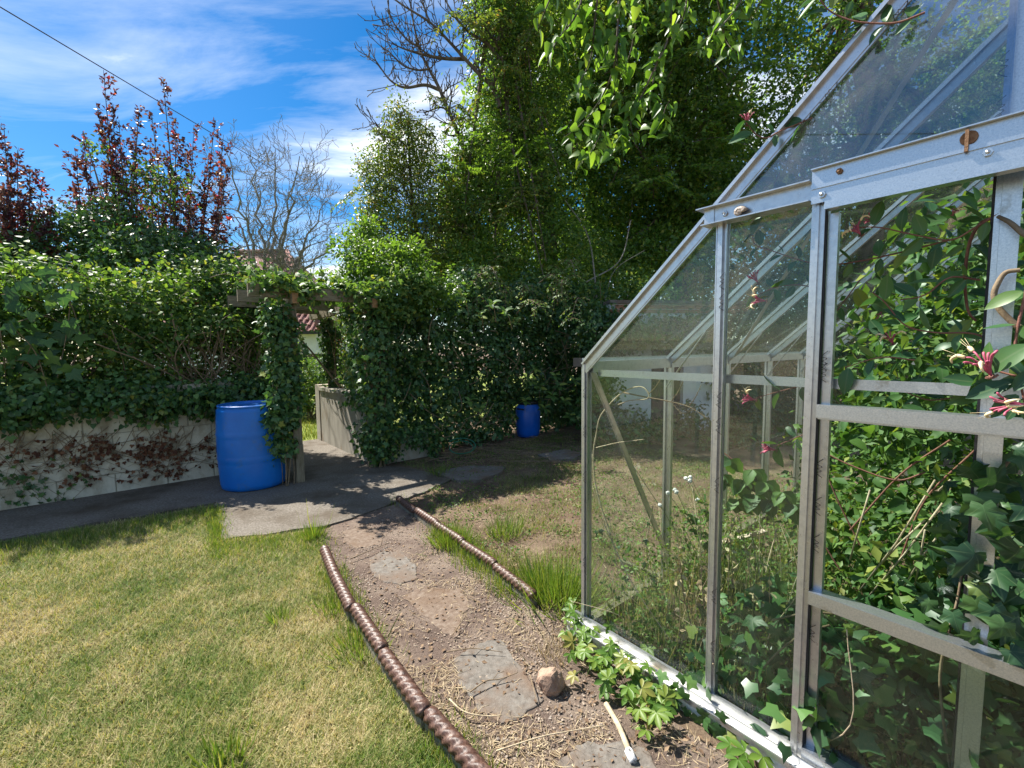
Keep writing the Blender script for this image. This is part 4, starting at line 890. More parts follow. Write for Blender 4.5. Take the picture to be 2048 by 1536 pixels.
for i in range(110):                                           # bare stems in the hollow behind the barrel and through the hedge
    s_ = rng.uniform(1.5, 2.45) if i < 70 else rng.uniform(-.8, 1.6); z0 = rng.uniform(1.0, 1.25); o0 = rng.uniform(.12, .5)
    a = W(s_, o0, z0); b = W(s_ + rng.normal() * .35, o0 + rng.normal() * .15, z0 + rng.uniform(.35, .85)); c = (a + b) / 2 + rng.normal(size=3) * .06
    mb.tube(spline([a, c, b], 5), rng.uniform(.003, .008), 5, cap=False)
mb.build('bare_stems', M_TWIG, hd)
rng = np.random.default_rng(32)                     # long thin runners lying over the hedge top
for i in range(46):
    s_ = rng.uniform(-.8, 2.4); a = W(s_, rng.uniform(.05, .6), rng.uniform(1.5, 2.45)); d_ = nrm(np.array([rng.normal(), rng.normal() - .6, rng.uniform(-.2, .7)])); L_ = rng.uniform(.2, .5)
    mb = MB(); mb.tube(spline([a, a + d_ * L_ * .5 + np.array([0, 0, .05]), a + d_ * L_ + np.array([0, 0, -.04])], 5), .0032, 4, cap=False); mb.build('runner', M_TWIG, hd)

rng = np.random.default_rng(35); mb = MB(); P, T, N, S = [], [], [], []          # young shoots standing out of the hedge top
for i in range(95):
    s_ = rng.uniform(-.9, 2.6); a = W(s_, rng.uniform(.2, .9), rng.uniform(1.95, 2.35)); d_ = nrm(np.array([rng.normal() * .5, rng.normal() * .5 - .2, 1.0])); L_ = rng.uniform(.15, .5); q = spline([a, a + d_ * L_ * .6, a + d_ * L_ + np.array([rng.normal() * .1, -.06, -.05])], 5); mb.tube(q, .0028, 4, cap=False)
    for p in q[2:]:
        for k_ in range(2): P.append(p + rng.normal(size=3) * .015); T.append(rng.normal(size=3)); N.append(np.array([0, -.2, .8]) + rng.normal(size=3) * .5); S.append(rng.uniform(.035, .07))
mb.build('shoot_stems', M_GSTEM, hd); cloud('shoot_leaves', np.array(P), np.array(T), np.array(N), np.array(S), T_OVAL, L_ASH, hd)
# grape vine with large leaves at the left end of the hedge
gv = thing('grape_vine', 'large-leaved vine hanging over the left end of the hedge', 'vine', W(.1, .05))
rng = np.random.default_rng(33); LP = []
for (x, y) in [(20, 600), (60, 640), (15, 665), (95, 615), (125, 640), (50, 700), (20, 745), (75, 740), (120, 700), (60, 790), (15, 800), (100, 770), (140, 735), (35, 560), (85, 570), (130, 590), (95, 690), (30, 630), (150, 660), (8, 710), (110, 800), (55, 610), (80, 660), (150, 560), (110, 545)]:
    for k_ in range(2):
        d = ray(x + rng.normal() * 14, y + rng.normal() * 14); t = ((W(0, -.10) - CAM) @ W_B) / (d @ W_B); LP.append(CAM + d * t * rng.uniform(.97, 1.03))
LP = np.array(LP); n_ = len(LP)
leaf_objs(LP, np.stack([rng.normal(size=n_) * .5, rng.normal(size=n_) * .3, -np.ones(n_)], 1), nrm(np.array([.35, -.8, .45]) + rng.normal(size=(n_, 3)) * .35), rng.uniform(.10, .15, n_), T_GRAPE, L_GRAPEO, gv)
mb = MB()
for k_ in range(8):
    a, b = LP[rng.integers(n_)], LP[rng.integers(n_)]; mb.tube(spline([a, (a + b) / 2 + np.array([0, .05, .08]), b], 6), .004, 5, cap=False)
mb.build('vine_stem', M_TWIG, gv)

# dead ivy on the wall face
di = thing('dead_ivy', 'withered brown ivy stems clinging to the cream wall below the hedge', 'dead ivy', W(1.2, -.03))
mb = MB(); rng = np.random.default_rng(34); LP = []; 
def on_face(px, py):
    d = ray(px, py); t = ((W(0, -.018) - CAM) @ W_B) / (d @ W_B); return CAM + d * t
for i in range(85):
    x0 = rng.choice([rng.uniform(20, 120), rng.uniform(100, 200), rng.uniform(170, 440), rng.uniform(200, 440), rng.uniform(240, 440)]); y0 = rng.uniform(850, 880); L_ = rng.uniform(30, 120)
    a = on_face(x0, y0); b = on_face(x0 + rng.normal() * 22 - 12, y0 + L_ * .5); c = on_face(x0 + rng.normal() * 60 - 22, min(y0 + L_, 990 - x0 * .09))
    if c[2] < .04: c[2] = .05
    q = spline([a, b, c], 8); mb.tube(q, np.linspace(.0035, .0015, len(q)), 4, cap=False)
    for j in range(rng.integers(5, 13) if x0 > 150 else rng.integers(1, 5)):
        f = rng.uniform(.35, 1); p = q[int(f * (len(q) - 1))]; e = p + W_U * rng.normal() * .05 + np.array([0, 0, rng.normal() * .035]); LP.append(e - W_B * rng.uniform(0, .015)); mb.tube([p, e], .0011, 3, cap=False)
mb.build('stems', M_TWIG, di); LP = np.array(LP); LP = LP[LP[:, 2] > .03]; n_ = len(LP)
cloud('leaves', LP, rng.normal(size=(n_, 3)) + np.array([0, 0, -1.0]), -W_B + rng.normal(size=(n_, 3)) * .6, rng.uniform(.025, .05, n_), T_IVY, L_DEAD, di, None)
wi = thing('wall_ivy', 'sparse green ivy creeping up the foot of the cream wall, far left', 'ivy', W(.35, -.03)); LP = []; mb = MB()
for i in range(12):
    x0 = rng.uniform(-20, 150); a = on_face(x0, 1010 - x0 * .1); b = on_face(x0 + rng.normal() * 30, 960); c = on_face(x0 + rng.normal() * 50, rng.uniform(890, 960)); q = spline([a, b, c], 7); mb.tube(q, .002, 4, cap=False); LP += [p + rng.normal(size=3) * .012 - W_B * .01 for p in q[::2] if rng.random() < .8]
mb.build('stems', M_TWIG, wi); LP = np.array(LP); LP = LP[LP[:, 2] > .02]; n_ = len(LP)
leaf_objs(LP, rng.normal(size=(n_, 3)) + np.array([0, 0, .2]), -W_B + rng.normal(size=(n_, 3)) * .4, rng.uniform(.03, .05, n_), T_IVYB, L_IVYO, wi)

# ------------------------------------------------------------------ ivy on the pergola
def post_ivy(name, label, s_, o_, z0, z1, rad, n, k, seed, lean=0.0, stems=10):
    t = thing(name, label, 'ivy', W(s_, o_)); rng = np.random.default_rng(seed)
    zs = np.arange(z0, z1, .16); b = [(*W(s_ + rng.normal() * .03 + lean * (z - z0), o_ + rng.normal() * .03, z), rad * rng.uniform(.8, 1.15), rad * rng.uniform(.8, 1.1), .17) for z in zs]
    foliage(t, mass(seed, b, n, 6, .045, (.045, .078), out=.9, up=.15, droop=.8, jit=.45, shell=.5, la=.25, lf=6), T_IVY, L_IVY, L_IVYO, k, T_IVYB)
    mb = MB()
    for i in range(stems):
        a = rng.uniform(0, 6.28); q = [W(s_ + (rad * .55) * math.cos(a + z * 1.3 * (1 if i % 2 else -1)) + rng.normal() * .02, o_ + rad * .55 * math.sin(a + z * 1.3), z) for z in np.linspace(.02, z1, 9)]
        mb.tube(spline(q, 4), np.linspace(rng.uniform(.006, .014), .004, 33), 5, cap=False)
    mb.build('woody_stem', M_TWIG, t); return t
post_ivy('post_ivy', 'glossy ivy column covering the left front post of the pergola', 2.34, -.99, .50, 2.05, .15, 2900, 130, 41, 0, 6)
post_ivy('post_ivy', 'ivy with bare brown stems wrapping the right front post of the pergola', 3.46, -.93, .25, 2.1, .19, 2600, 110, 42, 0, 22)
post_ivy('post_ivy', 'dark ivy on the rear post of the pergola above the low wall end', 3.56, 1.10, 1.0, 2.05, .11, 1300, 0, 43, 0, 6)
ti = thing('beam_ivy', 'sunlit ivy trailing along the top of the pergola beams', 'ivy', W(2.9, -.9, 2.26))
b = [(*W(s_, -.95 + .1 * math.sin(s_ * 5), 2.27 + .04 * math.sin(s_ * 9)), .16, .19, .10 + .05 * math.sin(s_ * 7 + 1)) for s_ in np.arange(2.2, 4.0, .13)] + [(*W(s_, -.95, z), .24, .2, .2) for s_, z in ((3.5, 2.15), (3.7, 2.3), (3.9, 2.45), (4.1, 2.4), (3.6, 2.0), (3.85, 2.15))] + [(*W(3.4 + .1 * k_, -.6 + .3 * k_, 2.26), .25, .25, .16) for k_ in range(5)] + [(*W(s_, -1.07, z), .13, .06, .10) for s_, z in ((2.3, 2.2), (2.5, 2.17), (2.62, 2.22), (3.05, 2.24), (3.25, 2.2), (3.4, 2.15), (3.5, 2.22))] + [(*W(2.45, -.6 + .35 * k_, 2.24), .13, .2, .09) for k_ in range(5)] + [(*W(s_, o_, 2.36), .2, .2, .08) for s_ in (2.3, 2.7, 3.1) for o_ in (.3, .7, 1.1, 1.5)]  # last rows, behind the front beam, are ivy added to shade the passage
fi = thing('wall_ivy', 'ivy spilling over the short low wall at the foot of the right pergola post', 'ivy', W(3.9, -.9)); foliage(fi, mass(45, [(*W(3.75, -.82, .36), .2, .12, .12), (*W(3.95, -.82, .34), .2, .12, .1), (*W(4.2, -.84, .30), .2, .14, .14), (*W(3.68, -.9, .22), .1, .07, .16), (*W(4.28, -.9, .15), .14, .1, .16), (*W(4.0, -.92, .24), .06, .04, .1)], 900, 6, .04, (.04, .07), out=.8, droop=.8), T_IVY, L_IVY)
foliage(ti, mass(44, b, 6600, 6, .045, (.05, .085), up=.9, shell=.8), T_IVY, L_HEDGE, L_HEDGEO, 60, T_IVYB)

# ------------------------------------------------------------------ ivy wall right of the archway
iw = thing('ivy_wall', 'dark ivy-smothered wall between the archway and the greenhouse', 'ivy', W(5.4, -.5))
bl = []
for s_ in np.arange(3.75, 8.6, .42):
    for z in (.35, .95, 1.55, 2.1): bl.append((*W(s_ + .12 * math.sin(z * 9 + s_), -.42 + .10 * math.sin(s_ * 3.1 + z * 4), z), .40, .36 + .08 * math.sin(s_ * 7 + z), .40))
_r = np.random.default_rng(58)
for s_ in np.arange(4.0, 8.4, .36): bl.append((*W(s_ + _r.normal() * .1, -.25 + _r.normal() * .2, 2.35 + _r.normal() * .22), .30 + .12 * _r.random(), .32, .26 + .16 * _r.random()))
def off_drum(c): return ~((np.abs(c[:, 0] - b2[0]) < .30) & (np.abs(c[:, 1] - (b2[1] - .1)) < .42) & (c[:, 2] < .50) & (c[:, 2] > -.1))
bl += [pb(1190, 660, 7.5, 34, 60, .3), pb(1195, 760, 7.2, 30, 60, .3), pb(1190, 850, 7.0, 34, 50, .3), pb(1250, 660, 7.5, 45, 35, .25), pb(1330, 670, 7.6, 50, 32, .25), pb(1410, 660, 7.7, 50, 40, .25), pb(1250, 880, 7.2, 40, 22, .2), pb(1390, 850, 7.4, 40, 50, .2)]
foliage(iw, mass(51, bl, 45000, 8, .07, (.05, .085), out=.9, up=.25, droop=.7, shell=.5, la=.28, lf=2.4, keep=off_drum), T_IVY6, L_IVYD, L_IVYDO, 290, T_IVYB)
mb = MB(); rng = np.random.default_rng(52)
for i in range(60):
    s_ = rng.uniform(3.8, 8.2); a = W(s_, -.84 - rng.uniform(0, .1), rng.uniform(.2, 1.9)); b = a + W_U * rng.normal() * .3 + np.array([0, 0, rng.normal() * .35]); c = (a + b) / 2 - W_B * .06 + rng.normal(size=3) * .05
    if min(a[2], b[2], c[2]) > .02: mb.tube(spline([a, c, b], 6), rng.uniform(.003, .007), 5, cap=False)
mb.build('bare_stems', M_TWIG, iw)
cs = thing('laurel_shrub', 'spotted laurel with larger pale leaves growing out of the ivy wall by the drum', 'shrub', W(6.3, -.95))
rng = np.random.default_rng(53); LP, LT, LN = [], [], []; mb = MB()
for (x, y) in [(1080, 770), (1105, 790), (1060, 760), (1130, 800), (1090, 815), (1050, 800), (1120, 770), (1140, 830), (1110, 750), (1070, 735), (940, 800), (960, 815), (925, 590), (985, 605), (1010, 620), (960, 625), (1030, 640), (1150, 760)]:
    tip = AY(x, y, 7.05 if x > 1020 else 6.2); rt = tip + np.array([rng.normal() * .1, .35, -.25]); mb.tube(spline([rt, (rt + tip) / 2 + np.array([0, 0, .05]), tip], 4), .004, 4, cap=False)
    for j in range(7):
        a = j * 2.4; d_ = nrm(np.array([math.cos(a), -.35 + .3 * math.sin(a), .25 + .6 * math.sin(a)])); LP.append(tip - np.array([0, -.02, .012]) * j); LT.append(d_); LN.append(np.array([0, -.5, .9]) + rng.normal(size=3) * .3)
leaf_objs(np.array(LP), np.array(LT), np.array(LN), rng.uniform(.09, .14, len(LP)), T_HONEY, L_HEDGEO, cs); mb.build('stem', M_TWIG, cs)

wv = thing('wall_ivy', 'ivy curtain hanging over the white wall behind the greenhouse corner', 'ivy', OW(.7, -.1, 0))
foliage(wv, mass(56, [(*OW(u, -.06, z), .22, .13, .24) for u, z in ((.5, .4), (.5, .8), (.5, 1.2), (.5, 1.6), (.5, 2.0), (.75, 2.0), (.75, 1.6), (1.0, 1.9), (1.0, 1.65), (1.3, 1.9), (1.6, 1.95), (1.9, 1.85), (2.2, 1.9), (2.5, 1.8), (2.8, 1.6), (2.8, 1.2), (2.7, .8), (.85, .3), (1.2, .2), (.62, 1.0), (.62, .6), (3.2, 1.9))] + [(*OW(u, .05 + .1 * math.sin(u * 5), z), .34, .22, .34) for u in np.arange(2.95, 7.5, .42) for z in (.3, .9, 1.5, 2.05)] + [(*OW(u, -.45 - .35 * math.sin(u * 3), .08), .30, .34, .16) for u in np.arange(.8, 5.5, .4)] + [(*OW(u, -1.2 - .3 * math.sin(u * 4), .04), .25, .3, .12) for u in np.arange(1.2, 4.5, .5)], 18000, 7, .06, (.05, .085), out=.9, up=.25, droop=.7, shell=.7), T_IVY6, L_IVYD, L_IVYDO, 40, T_IVYB)
# elder shrub above the pergola
es = thing('elder_shrub', 'bright green elder bush rising behind the right end of the pergola', 'shrub', W(4.1, .1))
EB = [pb(760, 545, 6.4, 75, 45, .5), pb(715, 505, 6.7, 40, 40, .4), pb(800, 520, 6.6, 70, 45, .5), pb(850, 590, 6.4, 60, 40, .4), pb(700, 560, 6.5, 35, 30, .3), pb(735, 465, 6.9, 25, 28, .3)]
foliage(es, mass(54, EB, 7500, 10, .06, (.04, .085), up=.6, la=.5, lf=3.6, shell=.7), T_OVAL, L_ASH, leafmat('elder_leaf', ASHL, .42, 1.9, .45, .4, True), 90)
rng = np.random.default_rng(55); limbs(es, [x for k_ in range(3) for x in grow(rng, W(4.1, .05 + .1 * k_), (rng.normal() * .2 - .1, .1, 1), 2.3, .03, 2, (4, 3), .6, .5, .12)], M_TWIG)

# ------------------------------------------------------------------ bushes seen through the archway
def bush(name, label, blobs, n, leaf, mat, seed, cat='bush', tpl=T_KITE, per=8, sig=.08, **kw):
    b0 = np.array(blobs[0][:3]); b0[2] = 0; t = thing(name, label, cat, b0)
    foliage(t, mass(seed, blobs, n, per, sig, leaf, **kw), tpl, mat)
    rng = np.random.default_rng(seed); mb = MB()
    for c in blobs[:8]:
        for k_ in range(3):
            a = b0 + np.array([rng.normal() * .1, rng.normal() * .1, 0]); e = np.array(c[:3]) + rng.normal(size=3) * .15; mb.tube(spline([a, (a + e) / 2 + rng.normal(size=3) * .08, e], 5), np.linspace(.02, .005, 11), 5, cap=False)
    mb.build('stem', M_TWIG, t); return t
bush('garden_bush', 'pale green feathery bush lit through the archway', [pb(625, 770, 10, 42, 50, .5), pb(600, 750, 10.3, 30, 30, .4), pb(640, 745, 10.5, 25, 25, .4), pb(600, 800, 9.8, 26, 24, .3)], 5000, (.05, .09), L_HEDGE, 61)
bush('flowering_shrub', 'shrub with a few pink flowers behind the passage wall', [pb(700, 690, 9.2, 45, 50, .5), pb(685, 740, 9, 32, 40, .5), pb(720, 650, 9.4, 40, 50, .5), pb(690, 790, 8.7, 40, 40, .5)], 6000, (.05, .09), L_HEDGE, 62)
rng = np.random.default_rng(63)
LP = np.array([AY(674 + rng.normal() * 7, 690 + rng.normal() * 9, 8.6 + rng.random() * .2) for i in range(26)]); cloud('blossom', LP, rng.normal(size=(26, 3)), rng.normal(size=(26, 3)), .06, T_OVAL, L_PLUMR, bpy.data.objects['flowering_shrub'], None)
bush('garden_bush', 'rounded dark bush behind the left post of the archway', [pb(540, 720, 11, 60, 60, .6), pb(500, 680, 12, 50, 50, .6), pb(450, 640, 12, 80, 60, .7)], 6000, (.06, .1), L_TREE, 64)

# ------------------------------------------------------------------ purple plum trees behind the hedge
def plum(label, Y, base_px, tips, seed, nred, green=.15):
    rng = np.random.default_rng(seed); b = AY(*base_px, Y); b[2] = 0
    t = thing('plum_tree', label, 'tree', b); mb = MB(); mt = MB(); P, T, N, S = [], [], [], []
    hub = b + np.array([0, 0, 1.7]); mt.tube(spline([b, b + np.array([.03, 0, .8]), hub], 5), np.linspace(.07, .055, 11), 8, cap=False); mt.build('trunk', M_BARK, t)
    for (x, y) in tips:
        e = AY(x, y, Y + rng.normal() * .35); mid = hub * .45 + e * .55 + np.array([(e - hub)[0] * .12, 0, -.1]) + rng.normal(size=3) * .05
        q = spline([hub, mid, e], 14); rad = np.linspace(.022, .003, len(q)); mb.tube(q, rad, 5, cap=False)
        for i in range(5, len(q) - 1):
            f = i / len(q)
            for k_ in range(2):
                if rng.random() < .8:
                    d_ = nrm(nrm(q[i + 1] - q[i]) * .7 + rng.normal(size=3) * .7); L_ = rng.uniform(.10, .62) * (1.25 - f); tw = spline([q[i], q[i] + d_ * L_ * .6, q[i] + d_ * L_ + np.array([0, 0, .05])], 3); mb.tube(tw, .0022, 3, cap=False)
                    for j in range(int(5 + L_ * 46)):
                        g_ = rng.random(); P.append(tw[0] + (tw[-1] - tw[0]) * g_ + rng.normal(size=3) * .012); T.append(nrm(d_ + rng.normal(size=3) * .8 + np.array([0, 0, -.1]))); N.append(nrm(rng.normal(size=3) * .7 + np.array([0, 0, .5]))); S.append(rng.uniform(.045, .075))
            for j in range(2):
                P.append(q[i] + rng.normal(size=3) * .03); T.append(rng.normal(size=3)); N.append(rng.normal(size=3)); S.append(rng.uniform(.045, .075))
    mb.build('branch', M_BARK, t); P, T, N, S = map(np.array, (P, T, N, S))
    low = P[:, 2] < np.quantile(P[:, 2], .5); red = (rng.random(len(P)) < nred * np.where(low, 1.6, .25)) & (lump(P, 3.1, seed) > .15)
    cloud('foliage', P[~red], T[~red], N[~red], S[~red], T_OV4, L_PLUM, t, None)
    if red.any(): cloud('red_leaves', P[red], T[red], N[red], S[red], T_OVAL, L_PLUMR, t, None)
    return t
plum('purple-leaved plum tree cut by the left edge of the picture', 6.6, (10, 600), [(8, 250), (35, 300), (60, 335), (22, 330), (85, 360), (95, 405), (45, 400), (5, 380), (70, 450), (-20, 270), (-50, 300), (20, 470)], 71, .5)
plum('tallest purple plum tree with a pointed leafy leader, left of the cable', 7.3, (215, 600), [(207, 140), (192, 205), (224, 205), (166, 270), (150, 300), (238, 240), (180, 330), (215, 280), (150, 370), (240, 330), (200, 400), (165, 430), (270, 260), (278, 220)], 72, .55)
plum('bushier purple plum tree with several upright shoots behind the hedge', 7.5, (345, 600), [(326, 155), (303, 225), (352, 235), (300, 290), (388, 250), (430, 240), (447, 270), (455, 330), (370, 300), (340, 320), (410, 330), (290, 350), (440, 400), (380, 400), (330, 400), (460, 450), (410, 460)], 73, .4)
bush('evergreen_shrub', 'dark evergreen shrub beneath the purple plum trees', [pb(170, 480, 6.9, 55, 48, .6), pb(250, 470, 7, 60, 50, .6), pb(330, 500, 7, 60, 36, .6), pb(130, 510, 6.7, 40, 40, .5), pb(420, 520, 7, 60, 30, .5), pb(60, 520, 6.6, 70, 50, .5), pb(280, 540, 6.6, 180, 60, .5)], 15000, (.06, .10), L_IVYD, 74, 'shrub', T_OV4, lf=3, la=.3)
bush('climbing_rose', 'yellow-green leafy climber in the crown of the bushy plum tree', [pb(300, 370, 7.1, 30, 40, .3), pb(260, 400, 7.0, 35, 30, .3), pb(350, 380, 7.1, 30, 28, .3), pb(200, 300, 7.0, 18, 14, .15)], 900, (.05, .08), L_HEDGE, 75, 'climber', T_OVAL)

# bare contorted tree against the sky
bt = thing('bare_tree', 'leafless twisted tree against the sky right of the plum trees', 'tree', AY(545, 690, 14) * np.array([1, 1, 0]))
rng = np.random.default_rng(84); br = []; b0 = np.array(bt.location)
mt = MB(); hub = b0 + np.array([0, 0, 2.3]); mt.tube(spline([b0, b0 + np.array([.1, 0, 1.2]), hub], 6), np.linspace(.17, .12, 13), 8, cap=False); mt.build('trunk', M_BARKG, bt)
for (x, y), L_ in [((450, 300), 1), ((500, 310), 1), ((552, 300), 1), ((585, 370), 1), ((655, 400), 1), ((685, 470), 1), ((600, 320), 1), ((465, 420), 1), ((640, 460), 1)]:
    e = AY(x, y, 14 + rng.normal() * .8); n_ = 16; q = [hub]; 
    for i in range(1, n_ + 1):
        f = i / n_; q.append(hub + (e - hub) * f + np.array([0, 0, .5 * math.sin(f * 3.14)]) * .6 + rng.normal(size=3) * .055)
    q = np.array(q); rad = np.linspace(.065, .012, len(q)); br.append((q, rad, 2))
    for j in range(13):
        i = rng.integers(5, n_); d_ = nrm(nrm(q[i] - q[i - 1]) * .4 + rng.normal(size=3) * [.9, .6, .8]); grow(rng, q[i], d_, rng.uniform(.8, 1.7), rad[i] * .45, 2, (5, 3), .7, .55, .30, .10, 6, .25, br, .6)
limbs(bt, br, M_BARKG, 'branch', (3, 4, 6, 6), .006)

# overhead telephone cable
m = MB(); a, b = AY(-60, -22, 6.0), AY(705, 434, 22); P0 = a + (a - b) * .5; q = [P0 + (b - P0) * t - np.array([0, 0, 1.1 * 4 * t * (1 - t) * .25]) for t in np.linspace(0, 1.25, 40)]
q = [a + (b - a) * t for t in np.linspace(-.6, 1.3, 30)]; m.tube(q, .0085, 6); solo(m, 'telephone_cable', M_CABLE, 'black overhead cable crossing the sky from the upper left', 'cable')

# ------------------------------------------------------------------ trees behind the ivy wall
def tree(name, label, base, trunk, blobs, n, leaf, mat, seed, tpl=T_KITE, tr=(.16, .08), bark=M_BARK, nb=3, cat='tree', per=9, sig=.10, **kw):
    t = thing(name, label, cat, base); rng = np.random.default_rng(seed)
    m = MB(); q = spline(trunk, 6); m.tube(q, np.linspace(tr[0], tr[1], len(q)), 10, cap=False); m.build('trunk', bark, t)
    mb = MB()
    for c in blobs:
        c = np.array(c); i = rng.integers(len(q) // 3, len(q))
        for k_ in range(nb):
            a = q[i]; e = c[:3] + rng.normal(size=3) * c[3:6] * .5; mid = (a + e) / 2 + rng.normal(size=3) * .15
            s_ = spline([a, mid, e], 7); mb.tube(s_, np.linspace(tr[1] * .45, .008, len(s_)), 5, cap=False)
    mb.build('branch', bark, t)
    cl = foliage(t, mass(seed + 100, blobs, n, per, sig, leaf, **kw), tpl, mat, name='crown'); return t
tree('pear_tree', 'loose yellow-green pear tree with bronze shoot tips beside the bare branches', AY(850, 700, 9.0) * [1, 1, 0], [AY(850, 700, 9.0) * [1, 1, 0], AY(845, 560, 9), AY(825, 400, 9), AY(815, 240, 9)],
     [pb(800, 240, 9, 26, 45, .35), pb(775, 330, 9, 45, 45, .5), pb(830, 300, 9.1, 55, 60, .5), pb(770, 400, 9, 55, 45, .5), pb(840, 400, 9.1, 65, 60, .6), pb(760, 470, 8.8, 60, 50, .5), pb(850, 480, 9, 70, 55, .6), pb(735, 335, 8.9, 16, 25, .2), pb(800, 540, 8.8, 90, 40, .5), pb(915, 390, 9.3, 50, 70, .5), pb(915, 480, 9.2, 60, 50, .5)], 26000, (.05, .085), L_PEAR, 81, T_OV4, (.07, .018), la=.35, lf=3.2, shell=.75, sig=.09, per=7)
iv = tree('ivy_clad_tree', 'tall tree trunk cloaked in ivy, centre of the tree line', AY(1125, 700, 9.6) * [1, 1, 0], [AY(1125, 700, 9.6) * [1, 1, 0], AY(1090, 420, 9.6), AY(1045, 230, 9.6), AY(1010, 60, 9.6), AY(990, -120, 9.6)],
     [pb(1100, 470, 9.3, 75, 70, .6), pb(1060, 370, 9.3, 80, 80, .6), pb(1030, 270, 9.4, 75, 75, .6), pb(1010, 170, 9.4, 65, 75, .6), pb(1015, 70, 9.4, 60, 75, .6), pb(1000, -30, 9.4, 70, 70, .6), pb(960, 330, 9.3, 60, 70, .5), pb(950, 430, 9.2, 70, 60, .5), pb(990, 520, 9.0, 80, 60, .5), pb(1080, 570, 9.0, 90, 50, .5), pb(1080, 30, 9.8, 60, 90, .5), pb(1090, 160, 9.8, 55, 80, .5), pb(940, 540, 8.9, 70, 50, .5)], 51000, (.058, .10), L_TREE, 82, T_OV4, (.20, .10), la=.42, lf=2.2, shell=.6, per=12, sig=.10, droop=.2, up=.6)
# bare ash limbs
ash = thing('ash_tree', 'half dead ash with bare knobbly branches reaching over the sky', 'tree', AY(1010, 700, 9.9) * [1, 1, 0]); rng = np.random.default_rng(85); br = []
m = MB(); q = spline([AY(1010, 700, 9.9) * [1, 1, 0], AY(1000, 520, 9.9), AY(985, 380, 9.9), AY(1000, 200, 9.8), AY(1005, 80, 9.8)], 6); m.tube(q, np.linspace(.14, .06, len(q)), 8, cap=False); m.build('trunk', M_BARKG, ash)
A_L = [[(960, 380), (926, 293), (905, 240), (880, 180), (858, 138), (840, 100), (826, 40), (815, -30)], [(1000, 215), (985, 175), (960, 150), (930, 118), (900, 85), (860, 45), (805, 10), (765, -20)], [(1000, 120), (975, 88), (935, 62), (905, 25), (880, -20)], [(930, 118), (890, 117), (850, 110), (815, 100), (790, 90)], [(880, 180), (850, 170), (810, 175), (780, 160), (752, 122)], [(858, 138), (835, 140), (805, 130), (775, 100)], [(840, 95), (815, 80), (790, 50), (775, 20)], [(860, 45), (850, 20), (840, -20)], [(810, 290), (785, 270), (762, 258), (750, 244)], [(1000, 100), (960, 40), (930, 10), (915, -25)], [(905, 240), (885, 215), (850, 225)], [(960, 150), (955, 110), (970, 60)]]
for l in A_L:
    Y0 = 9.0 + rng.normal() * .15; p = spline([AY(x, y, Y0) for x, y in l], 7); big = len(l) > 4
    r0 = .05 if len(l) > 7 else (.038 if big else .022); rad = np.linspace(r0, .011, len(p)); br.append((p, rad, 2))
    for i in range(4, len(p), 2 if big else 2):
        tg = nrm(p[i] - p[i - 1])
        for k_ in range(rng.integers(1, 3)):
            d_ = nrm(tg * .55 + rng.normal(size=3) * [.75, .5, .75] + np.array([0, 0, .25])); grow(rng, p[i], d_, rng.uniform(.2, .62), max(rad[i] * .45, .008), 1, (3,), .75, .5, .16, .14, 5, .3, br, .75)
limbs(ash, br, M_BARK, 'bare_branch', (4, 5, 7, 8), .0068)
LP, LT, LN = [], [], []; mb = MB()
for i in range(46):                                            # pinnate ash leaves
    x, y = rng.uniform(880, 1100), rng.uniform(265, 345); c = AY(x, y, 8.3 + rng.normal() * .25); d_ = nrm(np.array([rng.normal(), -.5, rng.normal() * .35 - .1])); L_ = rng.uniform(.2, .3); mb.tube([c, c + d_ * L_], .002, 3, cap=False); sd = nrm(np.cross(d_, (0, .4, 1)))
    for j in range(5):
        for sg in (-1, 1): LP.append(c + d_ * L_ * (j + 1) / 6); LT.append(nrm(sd * sg + d_ * .55 + rng.normal(size=3) * .12)); LN.append(np.array([0, -.4, 1.0]) + rng.normal(size=3) * .3)
    LP.append(c + d_ * L_); LT.append(d_); LN.append(np.array([0, -.4, 1.0]))
mb.build('leaf_stalks', M_GSTEM, ash); cloud('leaves', np.array(LP), np.array(LT), np.array(LN), rng.uniform(.08, .11, len(LP)), T_KITE, L_ASH, ash, None)

tree('sycamore', 'dense dark broadleaved tree behind the left slope of the greenhouse', AY(1330, 700, 11) * [1, 1, 0], [AY(1330, 700, 11) * [1, 1, 0], AY(1375, 450, 11.4), AY(1360, 200, 11.4), AY(1350, -100, 11)],
     [pb(1180, 60, 10.6, 90, 110, .8), pb(1300, 40, 10.4, 110, 120, .9), pb(1420, 60, 10.5, 100, 110, .9), pb(1180, 200, 10.8, 80, 110, .7), pb(1300, 200, 10.8, 110, 100, .9), pb(1420, 200, 10.5, 90, 100, .8), pb(1380, 320, 10.6, 110, 90, .8), pb(1250, 320, 11.2, 100, 90, .7), pb(1450, 420, 10.8, 110, 90, .8), pb(1320, 440, 11.5, 120, 90, .7), pb(1220, 440, 11.5, 90, 90, .7), pb(1250, -80, 10.5, 140, 90, .9), pb(1400, -80, 10.5, 130, 90, .9), pb(1340, 500, 10.4, 90, 60, .6), pb(1240, 520, 10.6, 80, 50, .6)], 52000, (.09, .15), L_TREE, 86, T_OV4, (.25, .12), per=14, sig=.14, la=.42, lf=1.5, shell=.7, droop=.15, up=.6)
